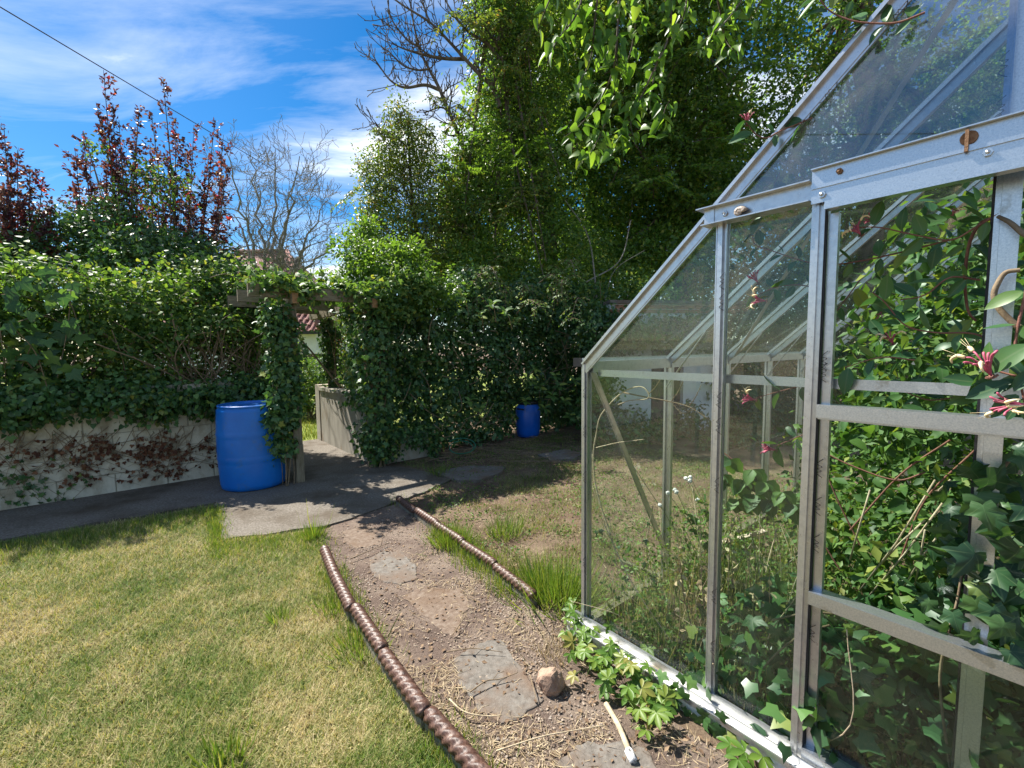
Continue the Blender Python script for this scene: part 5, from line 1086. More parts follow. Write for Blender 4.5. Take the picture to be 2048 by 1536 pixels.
tree('holly_tree', 'darkest tree mass at the right, over and behind the greenhouse roof', AY(1750, 700, 11) * [1, 1, 0], [AY(1750, 700, 11) * [1, 1, 0], AY(1740, 400, 11), AY(1730, 100, 11), AY(1720, -200, 11)],
     [pb(1560, 60, 10.6, 70, 70, .8), pb(1640, 150, 10.6, 100, 120, .9), pb(1580, 260, 10.5, 80, 80, .8), pb(1560, 380, 10.8, 100, 90, .8), pb(1700, 330, 11, 130, 120, .9), pb(1800, 150, 11, 130, 150, .9), pb(1680, 0, 10.8, 120, 90, .9), pb(1850, 380, 11, 150, 130, .9), pb(2000, 200, 11, 150, 200, .9), pb(2000, 480, 11, 150, 130, .9), pb(1600, 520, 11.3, 150, 90, .8), pb(1800, 560, 11.3, 160, 90, .8), pb(1550, -60, 10.6, 130, 90, .9), pb(1400, 560, 11.6, 130, 80, .7), pb(2150, 350, 11, 150, 300, .9)], 45000, (.095, .16), L_TREE, 87, T_OV4, (.3, .15), per=14, sig=.15, la=.42, lf=1.5, shell=.7, droop=.15, up=.6)
tree('background_tree', 'shaded tree filling the gap low behind the ivy-clad trunk', AY(1180, 700, 13.5) * [1, 1, 0], [AY(1180, 700, 13.5) * [1, 1, 0], AY(1180, 500, 13.5), AY(1190, 300, 13.5)],
     [pb(1050, 560, 13, 150, 90, .9), pb(1200, 540, 13, 140, 100, .9), pb(1350, 540, 13, 140, 100, .9), pb(1150, 400, 13.5, 130, 110, .9), pb(1300, 380, 13.5, 130, 110, .9), pb(1150, 250, 13.5, 110, 110, .9), pb(960, 560, 12, 120, 70, .8), pb(1280, 230, 13.5, 120, 110, .9), pb(1450, 250, 13.5, 70, 90, .8), pb(1420, 380, 13.5, 130, 100, .9), pb(940, 430, 11.6, 75, 100, .7), pb(1010, 300, 11.8, 85, 120, .7), pb(1060, 150, 12, 95, 150, .8), pb(900, 530, 11.4, 110, 70, .7), pb(1090, -10, 12, 110, 120, .8), pb(1180, 100, 13, 100, 150, .8), pb(1290, 80, 13, 110, 150, .8)], 62000, (.13, .21), L_TREE, 88, T_KITE, (.25, .12), sig=.2, la=.3, lf=1.4, shell=.6)
tree('background_tree', 'low shaded tree behind the greenhouse and the white wall', AY(1900, 700, 13.5) * [1, 1, 0], [AY(1900, 700, 13.5) * [1, 1, 0], AY(1900, 500, 13.5), AY(1900, 300, 13.5)],
     [pb(1600, 600, 12.5, 180, 100, .9), pb(1850, 600, 12.5, 180, 110, .9), pb(2080, 600, 12.5, 180, 110, .9), pb(1700, 450, 13.5, 160, 120, .9), pb(1950, 430, 13.5, 180, 140, .9), pb(1850, 250, 13.5, 180, 150, .9), pb(2050, 200, 13.5, 150, 200, .9)] + [pb(x, 720, 10.6, 110, 60, .6) for x in range(1400, 2200, 130)] + [pb(x, 770, 10.2, 110, 40, .5) for x in range(1420, 2200, 150)], 40000, (.14, .22), L_TREE, 89, T_KITE, (.25, .12), sig=.2, la=.3, lf=1.4, shell=.6)
bush('laurel_bush', 'green bush standing before the dark hollow, left of the greenhouse ridge', [pb(1190, 590, 8.4, 40, 25, .3), pb(1240, 560, 9.6, 60, 50, .5), pb(1180, 520, 9.8, 50, 50, .5), pb(1290, 590, 9.0, 60, 35, .4)], 3500, (.06, .1), L_HEDGE, 90, 'bush', T_OVAL)

def sprays(parent, seed, spots, mat, leaf=(.06, .10), tpl=T_OV4, nm='spray', L=(.5, 1.1), bark=None, dens=.03):
    """leafy boughs standing out from a crown: a curved branch with side twigs and alternate leaves"""
    rng = np.random.default_rng(seed); mb = MB(); P, T, N, S = [], [], [], []
    for (x, y, Y) in spots:
        a = AY(x, y, Y) + np.array([0, .35, .05]); d_ = nrm(np.array([rng.normal() * .9 - .15, -.9, rng.normal() * .45 + .12])); l = rng.uniform(*L)
        main = spline([a, a + d_ * l * .5 + np.array([0, 0, .10]), a + d_ * l + np.array([0, 0, -.10 - .15 * rng.random()])], 8); mb.tube(main, np.linspace(.012, .003, len(main)), 5, cap=False)
        tw = [main]
        for i in range(3, len(main) - 1, 2):
            for sg in (-1, 1):
                sd = nrm(np.cross(main[i + 1] - main[i], (0, 0, 1))) * sg; e = main[i] + nrm(sd + nrm(main[i + 1] - main[i]) * .8 + rng.normal(size=3) * .25) * l * rng.uniform(.25, .5) + np.array([0, 0, -.05]); t_ = spline([main[i], (main[i] + e) / 2 + np.array([0, 0, .03]), e], 6); mb.tube(t_, .0028, 3, cap=False); tw.append(t_)
        for t_ in tw:
            Ls = np.r_[0, np.cumsum(np.linalg.norm(np.diff(t_, axis=0), axis=1))]; q = .06; j = 0
            while q < Ls[-1]:
                c = np.array([np.interp(q, Ls, t_[:, k]) for k in range(3)]); tg = nrm(t_[-1] - t_[0]); sd = nrm(np.cross(tg, (0, 0, 1))) * (1 if j % 2 else -1)
                P.append(c); T.append(nrm(sd + tg * .6 + rng.normal(size=3) * .3 + np.array([0, 0, -.35]))); N.append(np.array([0, -.25, 1.0]) + rng.normal(size=3) * .35); S.append(rng.uniform(*leaf)); q += dens * rng.uniform(.7, 1.4); j += 1
    mb.build(nm + '_branch', bark or M_BARK, parent); cloud(nm + '_leaves', np.array(P), np.array(T), np.array(N), np.array(S), tpl, mat, parent)
rng = np.random.default_rng(95)
def spots(n, x0, x1, y0, y1, Y0, Y1): return [(rng.uniform(x0, x1), rng.uniform(y0, y1), rng.uniform(Y0, Y1)) for _ in range(n)]
O = bpy.data.objects
sprays(O['ivy_wall'], 94, [(rng.uniform(850, 1190), rng.uniform(520, 640), rng.uniform(6.6, 7.6)) for _ in range(22)], L_HEDGE, (.04, .075), T_OV4, L=(.3, .7), bark=M_TWIG)
sprays(O['ivy_clad_tree'], 96, spots(34, 900, 1130, -20, 560, 8.5, 9.0), L_PEAR, (.06, .10))
sprays(O['sycamore'], 97, spots(22, 1130, 1480, -40, 330, 9.3, 9.9) + spots(10, 1280, 1480, 250, 480, 9.6, 10.2), L_TREE, (.09, .15), L=(.7, 1.3), dens=.045)
sprays(O['holly_tree'], 98, spots(16, 1480, 1900, -20, 450, 9.6, 10.2), L_TREE, (.09, .15), L=(.7, 1.3), dens=.045)
sprays(O['pear_tree'], 99, spots(24, 740, 900, 200, 540, 8.3, 8.8), L_PEAR, (.05, .08), L=(.4, .8))
for l, r_ in (([(954, 522), (1000, 490), (1044, 455), (1075, 400)], .016), ([(1100, 600), (1180, 560), (1240, 520), (1262, 440)], .02), ([(1195, 640), (1190, 560), (1175, 470), (1130, 400)], .022), ([(1210, 600), (1230, 540), (1290, 500)], .009)):
    m = MB(); p = spline([AY(x, y, 8.9) for x, y in l], 7); m.tube(p, np.linspace(r_, r_ * .4, len(p)), 6, cap=False); m.build('bare_limb', M_BARKG, O['ivy_clad_tree'])
# lime tree: drooping back-lit boughs over the greenhouse
lt = thing('lime_tree', 'back-lit lime boughs with large drooping leaves hanging above the greenhouse', 'tree', (9.8, 6.0, 0)); rng = np.random.default_rng(91)
m = MB(); q = spline([(9.8, 6.0, 0), (9.5, 5.8, 4.0), (8.0, 5.4, 7.5), (5.0, 5.0, 9.0), (2.9, 4.8, 8.6)], 8); m.tube(q, np.linspace(.2, .1, len(q)), 10, cap=False); m.build('trunk', M_BARK, lt)
LB = [[(1240, -60), (1235, 60), (1226, 140), (1200, 200), (1160, 250), (1128, 275)], [(1235, 60), (1232, 160), (1216, 230), (1190, 290), (1155, 335)], [(1340, -60), (1340, 60), (1312, 130), (1284, 190), (1258, 240), (1222, 312)], [(1312, 130), (1302, 190), (1300, 225)], [(1284, 190), (1262, 240), (1270, 290)], [(1180, -60), (1152, 30), (1115, 80), (1095, 130)], [(1125, -60), (1095, 10), (1075, 60)], [(1420, -60), (1440, 20), (1452, 80), (1475, 110)], [(1500, -60), (1480, 5), (1440, 55), (1400, 85)], [(1290, -60), (1272, 40), (1262, 100), (1240, 160)], [(1200, -60), (1190, 40), (1180, 120), (1150, 180)], [(1560, -60), (1530, -10), (1500, 40)], [(1380, -60), (1370, 20), (1350, 70)], [(1340, 200), (1330, 220), (1318, 262)]]
mb = MB(); P, T, N, S = [], [], [], []; hub = q[-1]
for l in LB:
    Y0 = rng.uniform(3.7, 4.5); p = spline([AY(x, y, Y0 + .1 * rng.normal()) for x, y in l], 8); mb.tube(p, np.linspace(.011 if l[0][1] < 0 else .006, .0022, len(p)), 5, cap=False)
    if l[0][1] < 0:
        up_ = spline([hub, (hub + p[0]) / 2 + np.array([0, 0, .4]), p[0] + np.array([0, .05, .3]), p[0]], 6); mb.tube(up_, np.linspace(.04, .011, len(up_)), 5, cap=False)
    Ls = np.r_[0, np.cumsum(np.linalg.norm(np.diff(p, axis=0), axis=1))]; d = .05; j = 0
    while d < Ls[-1]:
        c = np.array([np.interp(d, Ls, p[:, a]) for a in range(3)]); sg = 1 if j % 2 else -1
        for k_ in range(2 if rng.random() < .55 else 1):
            T.append(nrm(np.array([sg * rng.uniform(.1, 1.3), rng.normal() * .5, -.75 + rng.normal() * .45]))); P.append(c + np.array([sg * rng.uniform(.0, .05), rng.normal() * .06, -.015 + rng.normal() * .03])); N.append(nrm(np.array([rng.normal() * .7 + sg * .3, -.9 + rng.normal() * .6, .8]))); S.append(rng.uniform(.07, .125))
        d += rng.uniform(.028, .05); j += 1
mb.build('branch', M_BARK, lt); P, T, N, S = map(np.array, (P, T, N, S))
leaf_objs(P, T, N, S, T_HEART, L_LIMEO, lt)

# ------------------------------------------------------------------ grass, gravel and litter
def sample_poly(rng, poly, n, near=1.7, pw=1.15, ymin=None):
    P = np.array([[float(p[0]), float(p[1])] for p in poly]); lo, hi = P.min(0), P.max(0); lo = np.maximum(lo, [-7, .9]); hi = np.minimum(hi, [8, 12]); out = []; got = 0
    while got < n:
        q = lo + rng.random((n * 3, 2)) * (hi - lo); d = np.hypot(q[:, 0], q[:, 1])
        ok = in_poly(q, poly) & (rng.random(len(q)) < np.minimum(1, (near / np.maximum(d, .5)) ** pw))
        pr = proj(np.c_[q, np.zeros(len(q))]); ok &= (pr[:, 2] > 0) & (pr[:, 0] > -260) & (pr[:, 0] < 2300) & (pr[:, 1] < 1900)
        out.append(q[ok]); got += ok.sum()
    return np.vstack(out)[:n]
def blades(rng, Q, h, lie, wid, z=0.0):
    n = len(Q); a = rng.random(n) * 6.283; hz = np.stack([np.cos(a), np.sin(a), np.zeros(n)], 1); l = rng.uniform(lie[0], lie[1], n)[:, None]
    T = nrm(hz * l + np.array([0, 0, 1.0])); N = nrm(hz * -1 + np.array([0, 0, .8]) + rng.normal(size=(n, 3)) * .25); S = rng.uniform(h[0], h[1], n) * (.7 + .6 * rng.random(n))
    return np.c_[Q, np.full(n, z)], T, N, S, S * 0 + rng.uniform(wid[0], wid[1], n)
def grass(name, mat, data, parent=None, rnd=None, tpl=None):
    P, T, N, S, Wd = data; return cloud(name, P, T, N, S, tpl or T_BLADE, mat, parent, 'stuff', Wd, rnd=rnd)
rng = np.random.default_rng(101)
Q = sample_poly(rng, LAWN, 170000); zone = lump(np.c_[Q, Q[:, 0] * 0], 2.4, 3.0)
Q = Q + rng.normal(size=Q.shape) * .01
D = blades(rng, Q, (.02, .055), (.5, 3.4), (.0026, .0052), .002); 
lg = grass('lawn_grass', L_GRASS, D, tpl=T_BLADE1); tag(lg, 'short dry yellow-green lawn grass', 'grass')
Q = sample_poly(rng, LAWN, 90000); f = lump(np.c_[Q, Q[:, 0] * 0], 2.6, 5.0) + .5 * lump(np.c_[Q, Q[:, 0] * 0], 9, 1.0) + .45 * rng.normal(size=len(Q)); Q = Q[f > .55]
sh = W(0, -1.1); r_ = (Q - W_A[:2]) @ W_B[:2]
D = blades(rng, Q, (.02, .055), (.3, 2.2), (.002, .0036), .002); lg2 = grass('green_grass', L_TUFT, D, tpl=T_BLADE1); tag(lg2, 'longer green grass growing in patches over the lawn', 'grass')
# greener strip of longer grass along the concrete path and along both edgings
E1 = np.vstack([np.linspace(W(-.6, -1.12)[:2], W(1.6, -1.28)[:2], 40), np.linspace(W(1.6, -1.3)[:2], [-2.42, 3.46], 14), np.linspace([-2.4, 3.42], G(625, 1068)[:2], 16)])
Q = E1[rng.integers(len(E1), size=9000)] + np.abs(rng.normal(size=(9000, 1))) * np.array([[.15, -.18]]) + rng.normal(size=(9000, 2)) * .04
D1 = blades(rng, Q, (.025, .07), (.2, 1.5), (.003, .005), .002)
EP = spline([p[:2] for p in LE], 12); EQ = EP[rng.integers(len(EP), size=7000)]; Q = EQ + rng.normal(size=(7000, 2)) * .055; f = lump(np.c_[EQ, EQ[:, 0] * 0], 6, 2.0) + .3 * rng.normal(size=7000) > .05; D2 = blades(rng, Q[f], (.025, .075), (.2, 1.6), (.0028, .0048), .002)
EP = spline([p[:2] for p in RE], 12); EQ = EP[rng.integers(len(EP), size=5000)]; Q = EQ + rng.normal(size=(5000, 2)) * .07; f = lump(np.c_[EQ, EQ[:, 0] * 0], 5, 4.0) > .05; D3 = blades(rng, Q[f], (.04, .11), (.1, 1.0), (.0028, .0048), .002)
D = [np.concatenate([a, b, c]) for a, b, c in zip(D1, D2, D3)]; tag(grass('edge_grass', L_TUFT, D), 'longer green grass fringing the concrete and the rope edging', 'grass')
# patchy grass and weeds between path and greenhouse
YARD = RE + [G(1110, 1225), G(1180, 1290), GC, LW(0, 3.9, 0), (1.4, 7.5, 0), W(7, -.95), W(3.7, -1.0), G(900, 962), G(850, 985)]
Q = sample_poly(rng, YARD, 60000, 3.0, .8); f = lump(np.c_[Q, Q[:, 0] * 0], 3.0, 1.0) + .4 * lump(np.c_[Q, Q[:, 0] * 0], 8, 2.0) + .25 * rng.normal(size=len(Q)); Q = Q[f > .12]
D = blades(rng, Q, (.025, .06), (.2, 1.8), (.0028, .005), .0); tag(grass('yard_grass', L_YARD, D, tpl=T_BLADE1), 'thin patchy grass between the path and the greenhouse', 'grass')
Q = sample_poly(rng, YARD, 15000, 3.5, .6); f = lump(np.c_[Q, Q[:, 0] * 0], 4.0, 6.0) + .3 * rng.normal(size=15000) > .0; Q = Q[f]; n_ = len(Q)
wo_ = cloud('low_weeds', np.c_[Q, rng.uniform(.005, .04, n_)], rng.normal(size=(n_, 3)) + [0, 0, .2], np.array([0, 0, 1.0]) + rng.normal(size=(n_, 3)) * .4, rng.uniform(.015, .035, n_), T_OV4, L_WEED); tag(wo_, 'small green weeds scattered over the soil beside the greenhouse', 'weeds')
# straw litter and pea gravel
def off_stones(Q, keep):
    on = np.zeros(len(Q), bool)
    for p in STONES: c = p.mean(0); on |= in_poly(Q, c + (p - c) * .93)
    return Q[~on | (rng.random(len(Q)) < keep)]
LIT = PATHP; Q = np.vstack([sample_poly(rng, LIT, 15000), sample_poly(rng, YARD, 13000, 3.0, .8)]); Q = Q[lump(np.c_[Q, Q[:, 0] * 0], 3.7, 4.0) + .3 * rng.normal(size=len(Q)) - .55 * (Q[:, 1] > 1.75) * in_poly(Q, PATHP) > -.15]; Q = off_stones(Q, .12); n_ = len(Q); a = rng.random(n_) * 6.283
D = (np.c_[Q, rng.uniform(.004, .014, n_)], np.stack([np.cos(a), np.sin(a), rng.normal(size=n_) * .18], 1), np.array([0, 0, 1.0]) + rng.normal(size=(n_, 3)) * .4, rng.uniform(.02, .06, n_), rng.uniform(.0018, .0034, n_))
Q2 = sample_poly(rng, PATHP, 1200); n2 = len(Q2); lf_ = cloud('leaf_litter', np.c_[Q2, rng.uniform(.006, .016, n2)], rng.normal(size=(n2, 3)) * [1, 1, .2], np.array([0, 0, 1.0]) + rng.normal(size=(n2, 3)) * .15, rng.uniform(.012, .032, n2), T_OV4, L_LITTER); tag(lf_, 'brown leaf litter scattered over the garden path', 'leaf litter')
tag(grass('straw_litter', L_STRAW, D), 'dry straw litter strewn over path and soil', 'straw')
T_PEB = (np.array([(.5, 0, 0), (0, .42, 0), (-.5, 0, 0), (0, -.42, 0), (0, 0, .32), (0, 0, -.3)], float), np.array([(0, 1, 4), (1, 2, 4), (2, 3, 4), (3, 0, 4)]))
m, nt_ = base_mat('pea_gravel'); c = ramp(nt_, [(0, (.12, .08, .055)), (.4, (.21, .155, .11)), (.75, (.32, .25, .185)), (1, (.20, .175, .155))], nd(nt_, 'ShaderNodeAttribute', attribute_name='rnd').outputs['Fac']).outputs[0]
p = nd(nt_, 'ShaderNodeBsdfPrincipled', i_Roughness=.75); ln(nt_, c, p.inputs['Base Color']); finish(nt_, p.outputs[0]); M_PEB = m
Q = sample_poly(rng, LIT, 30000); f = lump(np.c_[Q, Q[:, 0] * 0], 5.5, 2.0) + .35 * rng.normal(size=len(Q)); Q = off_stones(Q[f > .34], .06); n_ = len(Q)
V, Fc = leaf_arrays(np.c_[Q, rng.uniform(.004, .010, n_)], rng.normal(size=(n_, 3)) * [1, 1, .15], np.array([0, 0, 1.0]) + rng.normal(size=(n_, 3)) * .3, rng.uniform(.004, .013, n_) * rng.uniform(.6, 1.3, n_), T_PEB)
me = raw_mesh('pea_gravel', V, Fc, np.repeat(rng.random(n_), 6), True); tag(link('pea_gravel', me, M_PEB), 'pale pea gravel scattered along the garden path', 'gravel', None, 'stuff')
Q = sample_poly(rng, [W(2.4, 1.5), W(3.6, 1.5), W(5, 9), W(0, 9)], 7000, 9, .3); D = blades(rng, Q, (.05, .11), (.2, 1.2), (.006, .012), .004); tag(grass('far_grass', L_FARG, D), 'sunlit grass beyond the archway', 'grass')

def tuft(px, n, h, label, spread=.05, lie=(.1, .9), wid=(.003, .006), z=0.0, mat=None, seed=1, name='grass_tuft'):
    rng = np.random.default_rng(seed); c = G(*px, z); t = thing(name, label, 'grass tuft', c)
    Q = c[:2] + rng.normal(size=(n, 2)) * spread; D = blades(rng, Q, h, lie, wid, z); P, T, N, S, Wd = D
    out = np.c_[Q - c[:2], np.zeros(n)] / max(spread, 1e-3); T = nrm(T + out * .35); cloud('blades', P, T, N, S, T_BLADE, mat or L_TUFT, t, None, Wd, rnd=rng.random(n) * .9)
tuft((627, 1075), 260, (.06, .14), 'leafy grass tuft with tall shoots at the head of the lawn edging', .05, seed=1)
tuft((631, 1078), 7, (.26, .40), 'tall upright onion-like shoots at the head of the lawn edging', .012, (.0, .18), (.006, .009), seed=2, name='tall_shoots')
tuft((905, 1085), 420, (.08, .17), 'arching grass tuft over the middle of the right-hand edging', .07, (.3, 1.3), seed=3)
tuft((1120, 1195), 900, (.10, .26), 'large grass clump leaning out from the greenhouse corner', .11, (.2, 1.3), (.003, .006), seed=4)
tuft((1075, 1165), 350, (.08, .18), 'smaller grass clump at the near end of the right-hand edging', .07, (.3, 1.2), seed=5)
tuft((1010, 1070), 300, (.08, .18), 'dry-tipped grass tuft between the right-hand edging and the greenhouse', .08, (.3, 1.3), seed=6)
tuft((450, 1525), 130, (.05, .11), 'bright coarse grass tuft at the bottom of the lawn', .05, (.2, 1.0), (.005, .008), seed=7)
tuft((720, 1300), 160, (.06, .13), 'coarse grass tuft beside the lawn edging, mid way', .06, (.2, 1.0), (.004, .007), seed=8)
tuft((665, 1225), 110, (.05, .11), 'grass tuft on the lawn side of the edging, upper part', .045, (.2, 1.0), (.004, .007), seed=9)
tuft((565, 1240), 90, (.05, .09), 'isolated coarse grass tuft in the dry middle of the lawn', .035, (.2, .9), (.004, .007), seed=10)
tuft((880, 950), 200, (.06, .15), 'shaded grass tuft on the edge of the concrete by the ivy wall', .06, (.2, 1.0), seed=11)
tuft((1105, 1310), 260, (.04, .09), 'fine wiry grass clump above the pink rock', .06, (.5, 1.6), (.002, .003), seed=12, mat=L_STRAW)

# fallen twigs
for i, (px, r_, lab) in enumerate([([(700, 1118), (738, 1102), (776, 1086)], .004, 'thin dark twig lying across the path above the rounded stepping stone'),
        ([(893, 1304), (945, 1297), (1006, 1304)], .0032, 'bent twig along the top edge of the large grey stepping stone'),
        ([(940, 1384), (972, 1362), (1000, 1358), (1036, 1345)], .0035, 'forked dark twig on the large grey stepping stone'),
        ([(898, 1398), (930, 1424), (975, 1432), (1004, 1430)], .0036, 'dry twig between the lawn edging and the large stepping stone'),
        ([(1060, 1350), (1068, 1380), (1074, 1405)], .003, 'short twig between the large stepping stone and the pink rock'),
        ([(992, 1502), (1080, 1474), (1140, 1462), (1210, 1450)], .003, 'long pale stem across the straw at the bottom of the path'),
        ([(905, 1270), (925, 1240), (935, 1225)], .0028, 'small crooked twig on the brown stepping stone')]):
    p = spline([G(x, y, .028 + .008 * (k_ % 2)) for k_, (x, y) in enumerate(px)], 6); m = MB(); m.tube(p, np.linspace(r_, r_ * .5, len(p)), 5)
    if i in (1, 2, 3): j = len(p) // 2; m.tube([p[j], p[j] + np.array([.02, .035, .004]), p[j] + np.array([.05, .05, .0])], r_ * .5, 4)
    solo(m, 'fallen_twig', M_TWIG if i in (0, 1, 2, 4, 6) else M_STRAWST, lab, 'twig', 'twigs fallen on the garden path')
# green hose and dry stems at the foot of the ivy wall
hc = G(925, 915); m = MB(); aa = np.linspace(0, 9, 60); q = [hc + np.array([.16 * math.cos(a) * (1 + .03 * a), .05 * math.sin(a) - .05, .05 + .09 * (1 + math.sin(a)) + .006 * a]) for a in aa]; m.tube(q, .008, 6); solo(m, 'garden_hose', M_HOSE, 'loose loops of green hose at the foot of the ivy wall', 'hose')
m = MB(); rng = np.random.default_rng(120)
for i in range(150):
    c = G(rng.uniform(840, 1160), rng.uniform(878, 935)); a = rng.normal() * .5 + .2; L_ = rng.uniform(.15, .55); d_ = np.array([math.cos(a), math.sin(a) * .7, rng.normal() * .05]); m.tube([c + np.array([0, 0, .02 + rng.random() * .03]), c + d_ * L_ * .5 + np.array([0, 0, .05]), c + d_ * L_ + np.array([0, 0, .02])], .003, 4, cap=False)
tag(m.build('dry_stem_litter', M_TWIG, None, False, 'stuff'), 'dry fallen stems heaped along the foot of the ivy wall', 'litter')

# ------------------------------------------------------------------ plants in and around the greenhouse
def LWp(px, py, yl): return LW(*GL(px, py, yl))
VIEW = nrm(CAM - LW(1.3, 0, 1.3))
hk = thing('honeysuckle', 'honeysuckle with pink and cream flowers pushing out of the greenhouse door', 'honeysuckle', LW(1.9, .5, 0)); rng = np.random.default_rng(131)
HS = [([(2075, 650), (2048, 660), (2004, 624), (1988, 593), (1996, 566), (2012, 545), (2040, 540)], -.04, -.02, .0085, 0), ([(2075, 480), (2048, 468), (2020, 445), (1996, 433)], -.03, .02, .0075, 0), ([(1996, 433), (1960, 448), (1938, 490), (1930, 560), (1936, 620), (1952, 642)], .10, .16, .005, 1),
      ([(2000, 425), (1950, 455), (1900, 480), (1830, 470), (1760, 455), (1718, 455)], .05, .03, .003, 1), ([(1900, 480), (1800, 505), (1720, 522), (1650, 530), (1600, 520), (1545, 502), (1512, 490), (1504, 470)], .10, .04, .0028, 1),
      ([(2010, 700), (1950, 668), (1870, 665), (1810, 650), (1770, 605), (1745, 585)], .08, .02, .003, 1), ([(1830, 720), (1760, 715), (1690, 735)], .05, .03, .0026, 1), ([(1660, 585), (1600, 570), (1550, 575), (1515, 590)], .06, .03, .0025, 1), ([(1660, 755), (1600, 772), (1550, 785), (1508, 797)], .06, .03, .0025, 1),
      ([(1660, 850), (1600, 872), (1545, 895)], .06, .03, .0025, 1), ([(2075, 770), (2040, 755), (2005, 745), (1968, 735)], -.10, -.09, .0035, 1), ([(1850, 25), (1795, 45), (1740, 46), (1700, 40), (1660, 22), (1636, -6)], -.02, -.06, .003, 1), ([(1625, 235), (1590, 250), (1560, 262), (1530, 276), (1505, 262), (1493, 240)], -.01, -.05, .0025, 1),
      ([(1720, 560), (1690, 600), (1660, 640)], .12, .1, .0024, 1), ([(1960, 560), (1900, 555), (1850, 590), (1800, 600)], .12, .05, .003, 1), ([(1990, 780), (1930, 790), (1860, 800), (1800, 780)], .1, .06, .003, 1), ([(2060, 560), (2048, 600), (2030, 700), (2048, 800)], -.05, -.08, .004, 1), ([(1560, 345), (1548, 372), (1552, 400)], .03, .03, .002, 1)]
LP, LT, LN, LS = [], [], [], []
for px, y0, y1, r_, lv in HS:
    p = spline([LWp(x, y, y0 + (y1 - y0) * i / (len(px) - 1)) for i, (x, y) in enumerate(px)], 7); m = MB(); m.tube(p, np.linspace(r_, r_ * .6, len(p)), 6, cap=False); m.build('stem', M_VINE if r_ < .006 else M_TWIG, hk)
    if not lv: continue
    Ls = np.r_[0, np.cumsum(np.linalg.norm(np.diff(p, axis=0), axis=1))]; d = .03; j = 0
    while d < Ls[-1] + .02:
        c = np.array([np.interp(d, Ls, p[:, a]) for a in range(3)]); k_ = np.searchsorted(Ls, d); tg = nrm(p[min(k_ + 1, len(p) - 1)] - p[max(k_ - 1, 0)]); sd = nrm(np.cross(tg, VIEW)) 
        for sg in (-1, 1):
            LP.append(c + sd * sg * .006); LT.append(nrm(sd * sg * rng.uniform(.5, 1.1) + tg * rng.uniform(.2, .8) + rng.normal(size=3) * .3 + np.array([0, 0, -.15]))); LN.append(nrm(VIEW * .7 + np.array([0, 0, .6]) + rng.normal(size=3) * .45)); LS.append(rng.uniform(.05, .085))
        d += rng.uniform(.055, .085); j += 1
for i in range(215):                                            # leafy tangle behind
    x, y = rng.uniform(1690, 2070), rng.uniform(400, 850)
    if x < 1800 and y < 560 - (x - 1690) * .6: continue
    c = LWp(x, y, rng.uniform(.15, .65)); LP.append(c); LT.append(nrm(rng.normal(size=3) + np.array([0, 0, -.3]))); LN.append(nrm(VIEW * .6 + np.array([0, 0, .6]) + rng.normal(size=3) * .5)); LS.append(rng.uniform(.05, .09))
for (x, y, dx_, dy_, L_) in [(2020, 765, -140, 55, .15), (2035, 790, -50, 40, .10), (2060, 690, -80, 40, .13), (2070, 740, -60, 60, .12), (1960, 765, -70, -5, .10)]:
    c = LWp(x, y, -.11); LP.append(c); LT.append(nrm(LWp(x + dx_, y + dy_, -.13) - c)); LN.append(nrm(VIEW + np.array([0, 0, .5]))); LS.append(L_ * .78)
LP, LT, LN, LS = map(np.array, (LP, LT, LN, LS)); LS = LS * rng.uniform(.65, 1.05, len(LS))
for v_ in range(4): k_ = np.arange(len(LP)) % 4 == v_; leaf_objs(LP[k_], LT[k_], LN[k_], LS[k_], T_HONEYV[v_], L_HONEYO, hk)
mb = MB()
def flower(c, up, size, seed, npet=11, openf=.4):
    rng = np.random.default_rng(seed); m = MB(); up = nrm(up); a0 = nrm(np.cross(up, (0.3, .2, 1))); a1 = np.cross(up, a0)
    for i in range(npet):
        a = i / npet * 6.283 + rng.normal() * .2; rd = a0 * math.cos(a) + a1 * math.sin(a); sp_ = rng.uniform(.35, .9); L_ = size * rng.uniform(.75, 1.1); op = rng.random() < openf
        q = spline([c, c + (up * .5 + rd * .22 * sp_) * L_, c + (up * .88 + rd * .55 * sp_) * L_, c + (up * (1.0 if not op else .95) + rd * (.62 * sp_ + .15)) * L_], 4)
        rad = np.interp(np.linspace(0, 1, len(q)), [0, .5, .9, 1], [.026, .036, .062 if not op else .046, .022]) * size; m.tube(q, rad, 6, 0)
        if op:
            e = q[-1]; f_ = nrm(up * .2 + rd); s_ = np.cross(f_, up)
            m.tube(spline([e, e + f_ * size * .25 + up * size * .1, e + f_ * size * .5 - up * size * .08, e + f_ * size * .55 - up * size * .3], 4), np.array([.07, .09, .09, .09, .085, .08, .07, .065, .06, .05, .045, .035, .02]) * size, 5, 1)
            for k_ in range(3): m.tube([e, e + (f_ * .5 + up * .25 + rng.normal(size=3) * .12) * size * 1.1], .008 * size, 3, 1)
    o = m.build('flower', [M_PINK, M_CREAM], hk); m2 = MB()
    for i in range(9):
        a = i / 9 * 6.283; rd = a0 * math.cos(a) + a1 * math.sin(a); m2.tube([c - up * size * .1, c + (rd * .22 - up * .02) * size], [.05 * size, .03 * size], 5)
    m2.build('calyx', M_VINE, o)
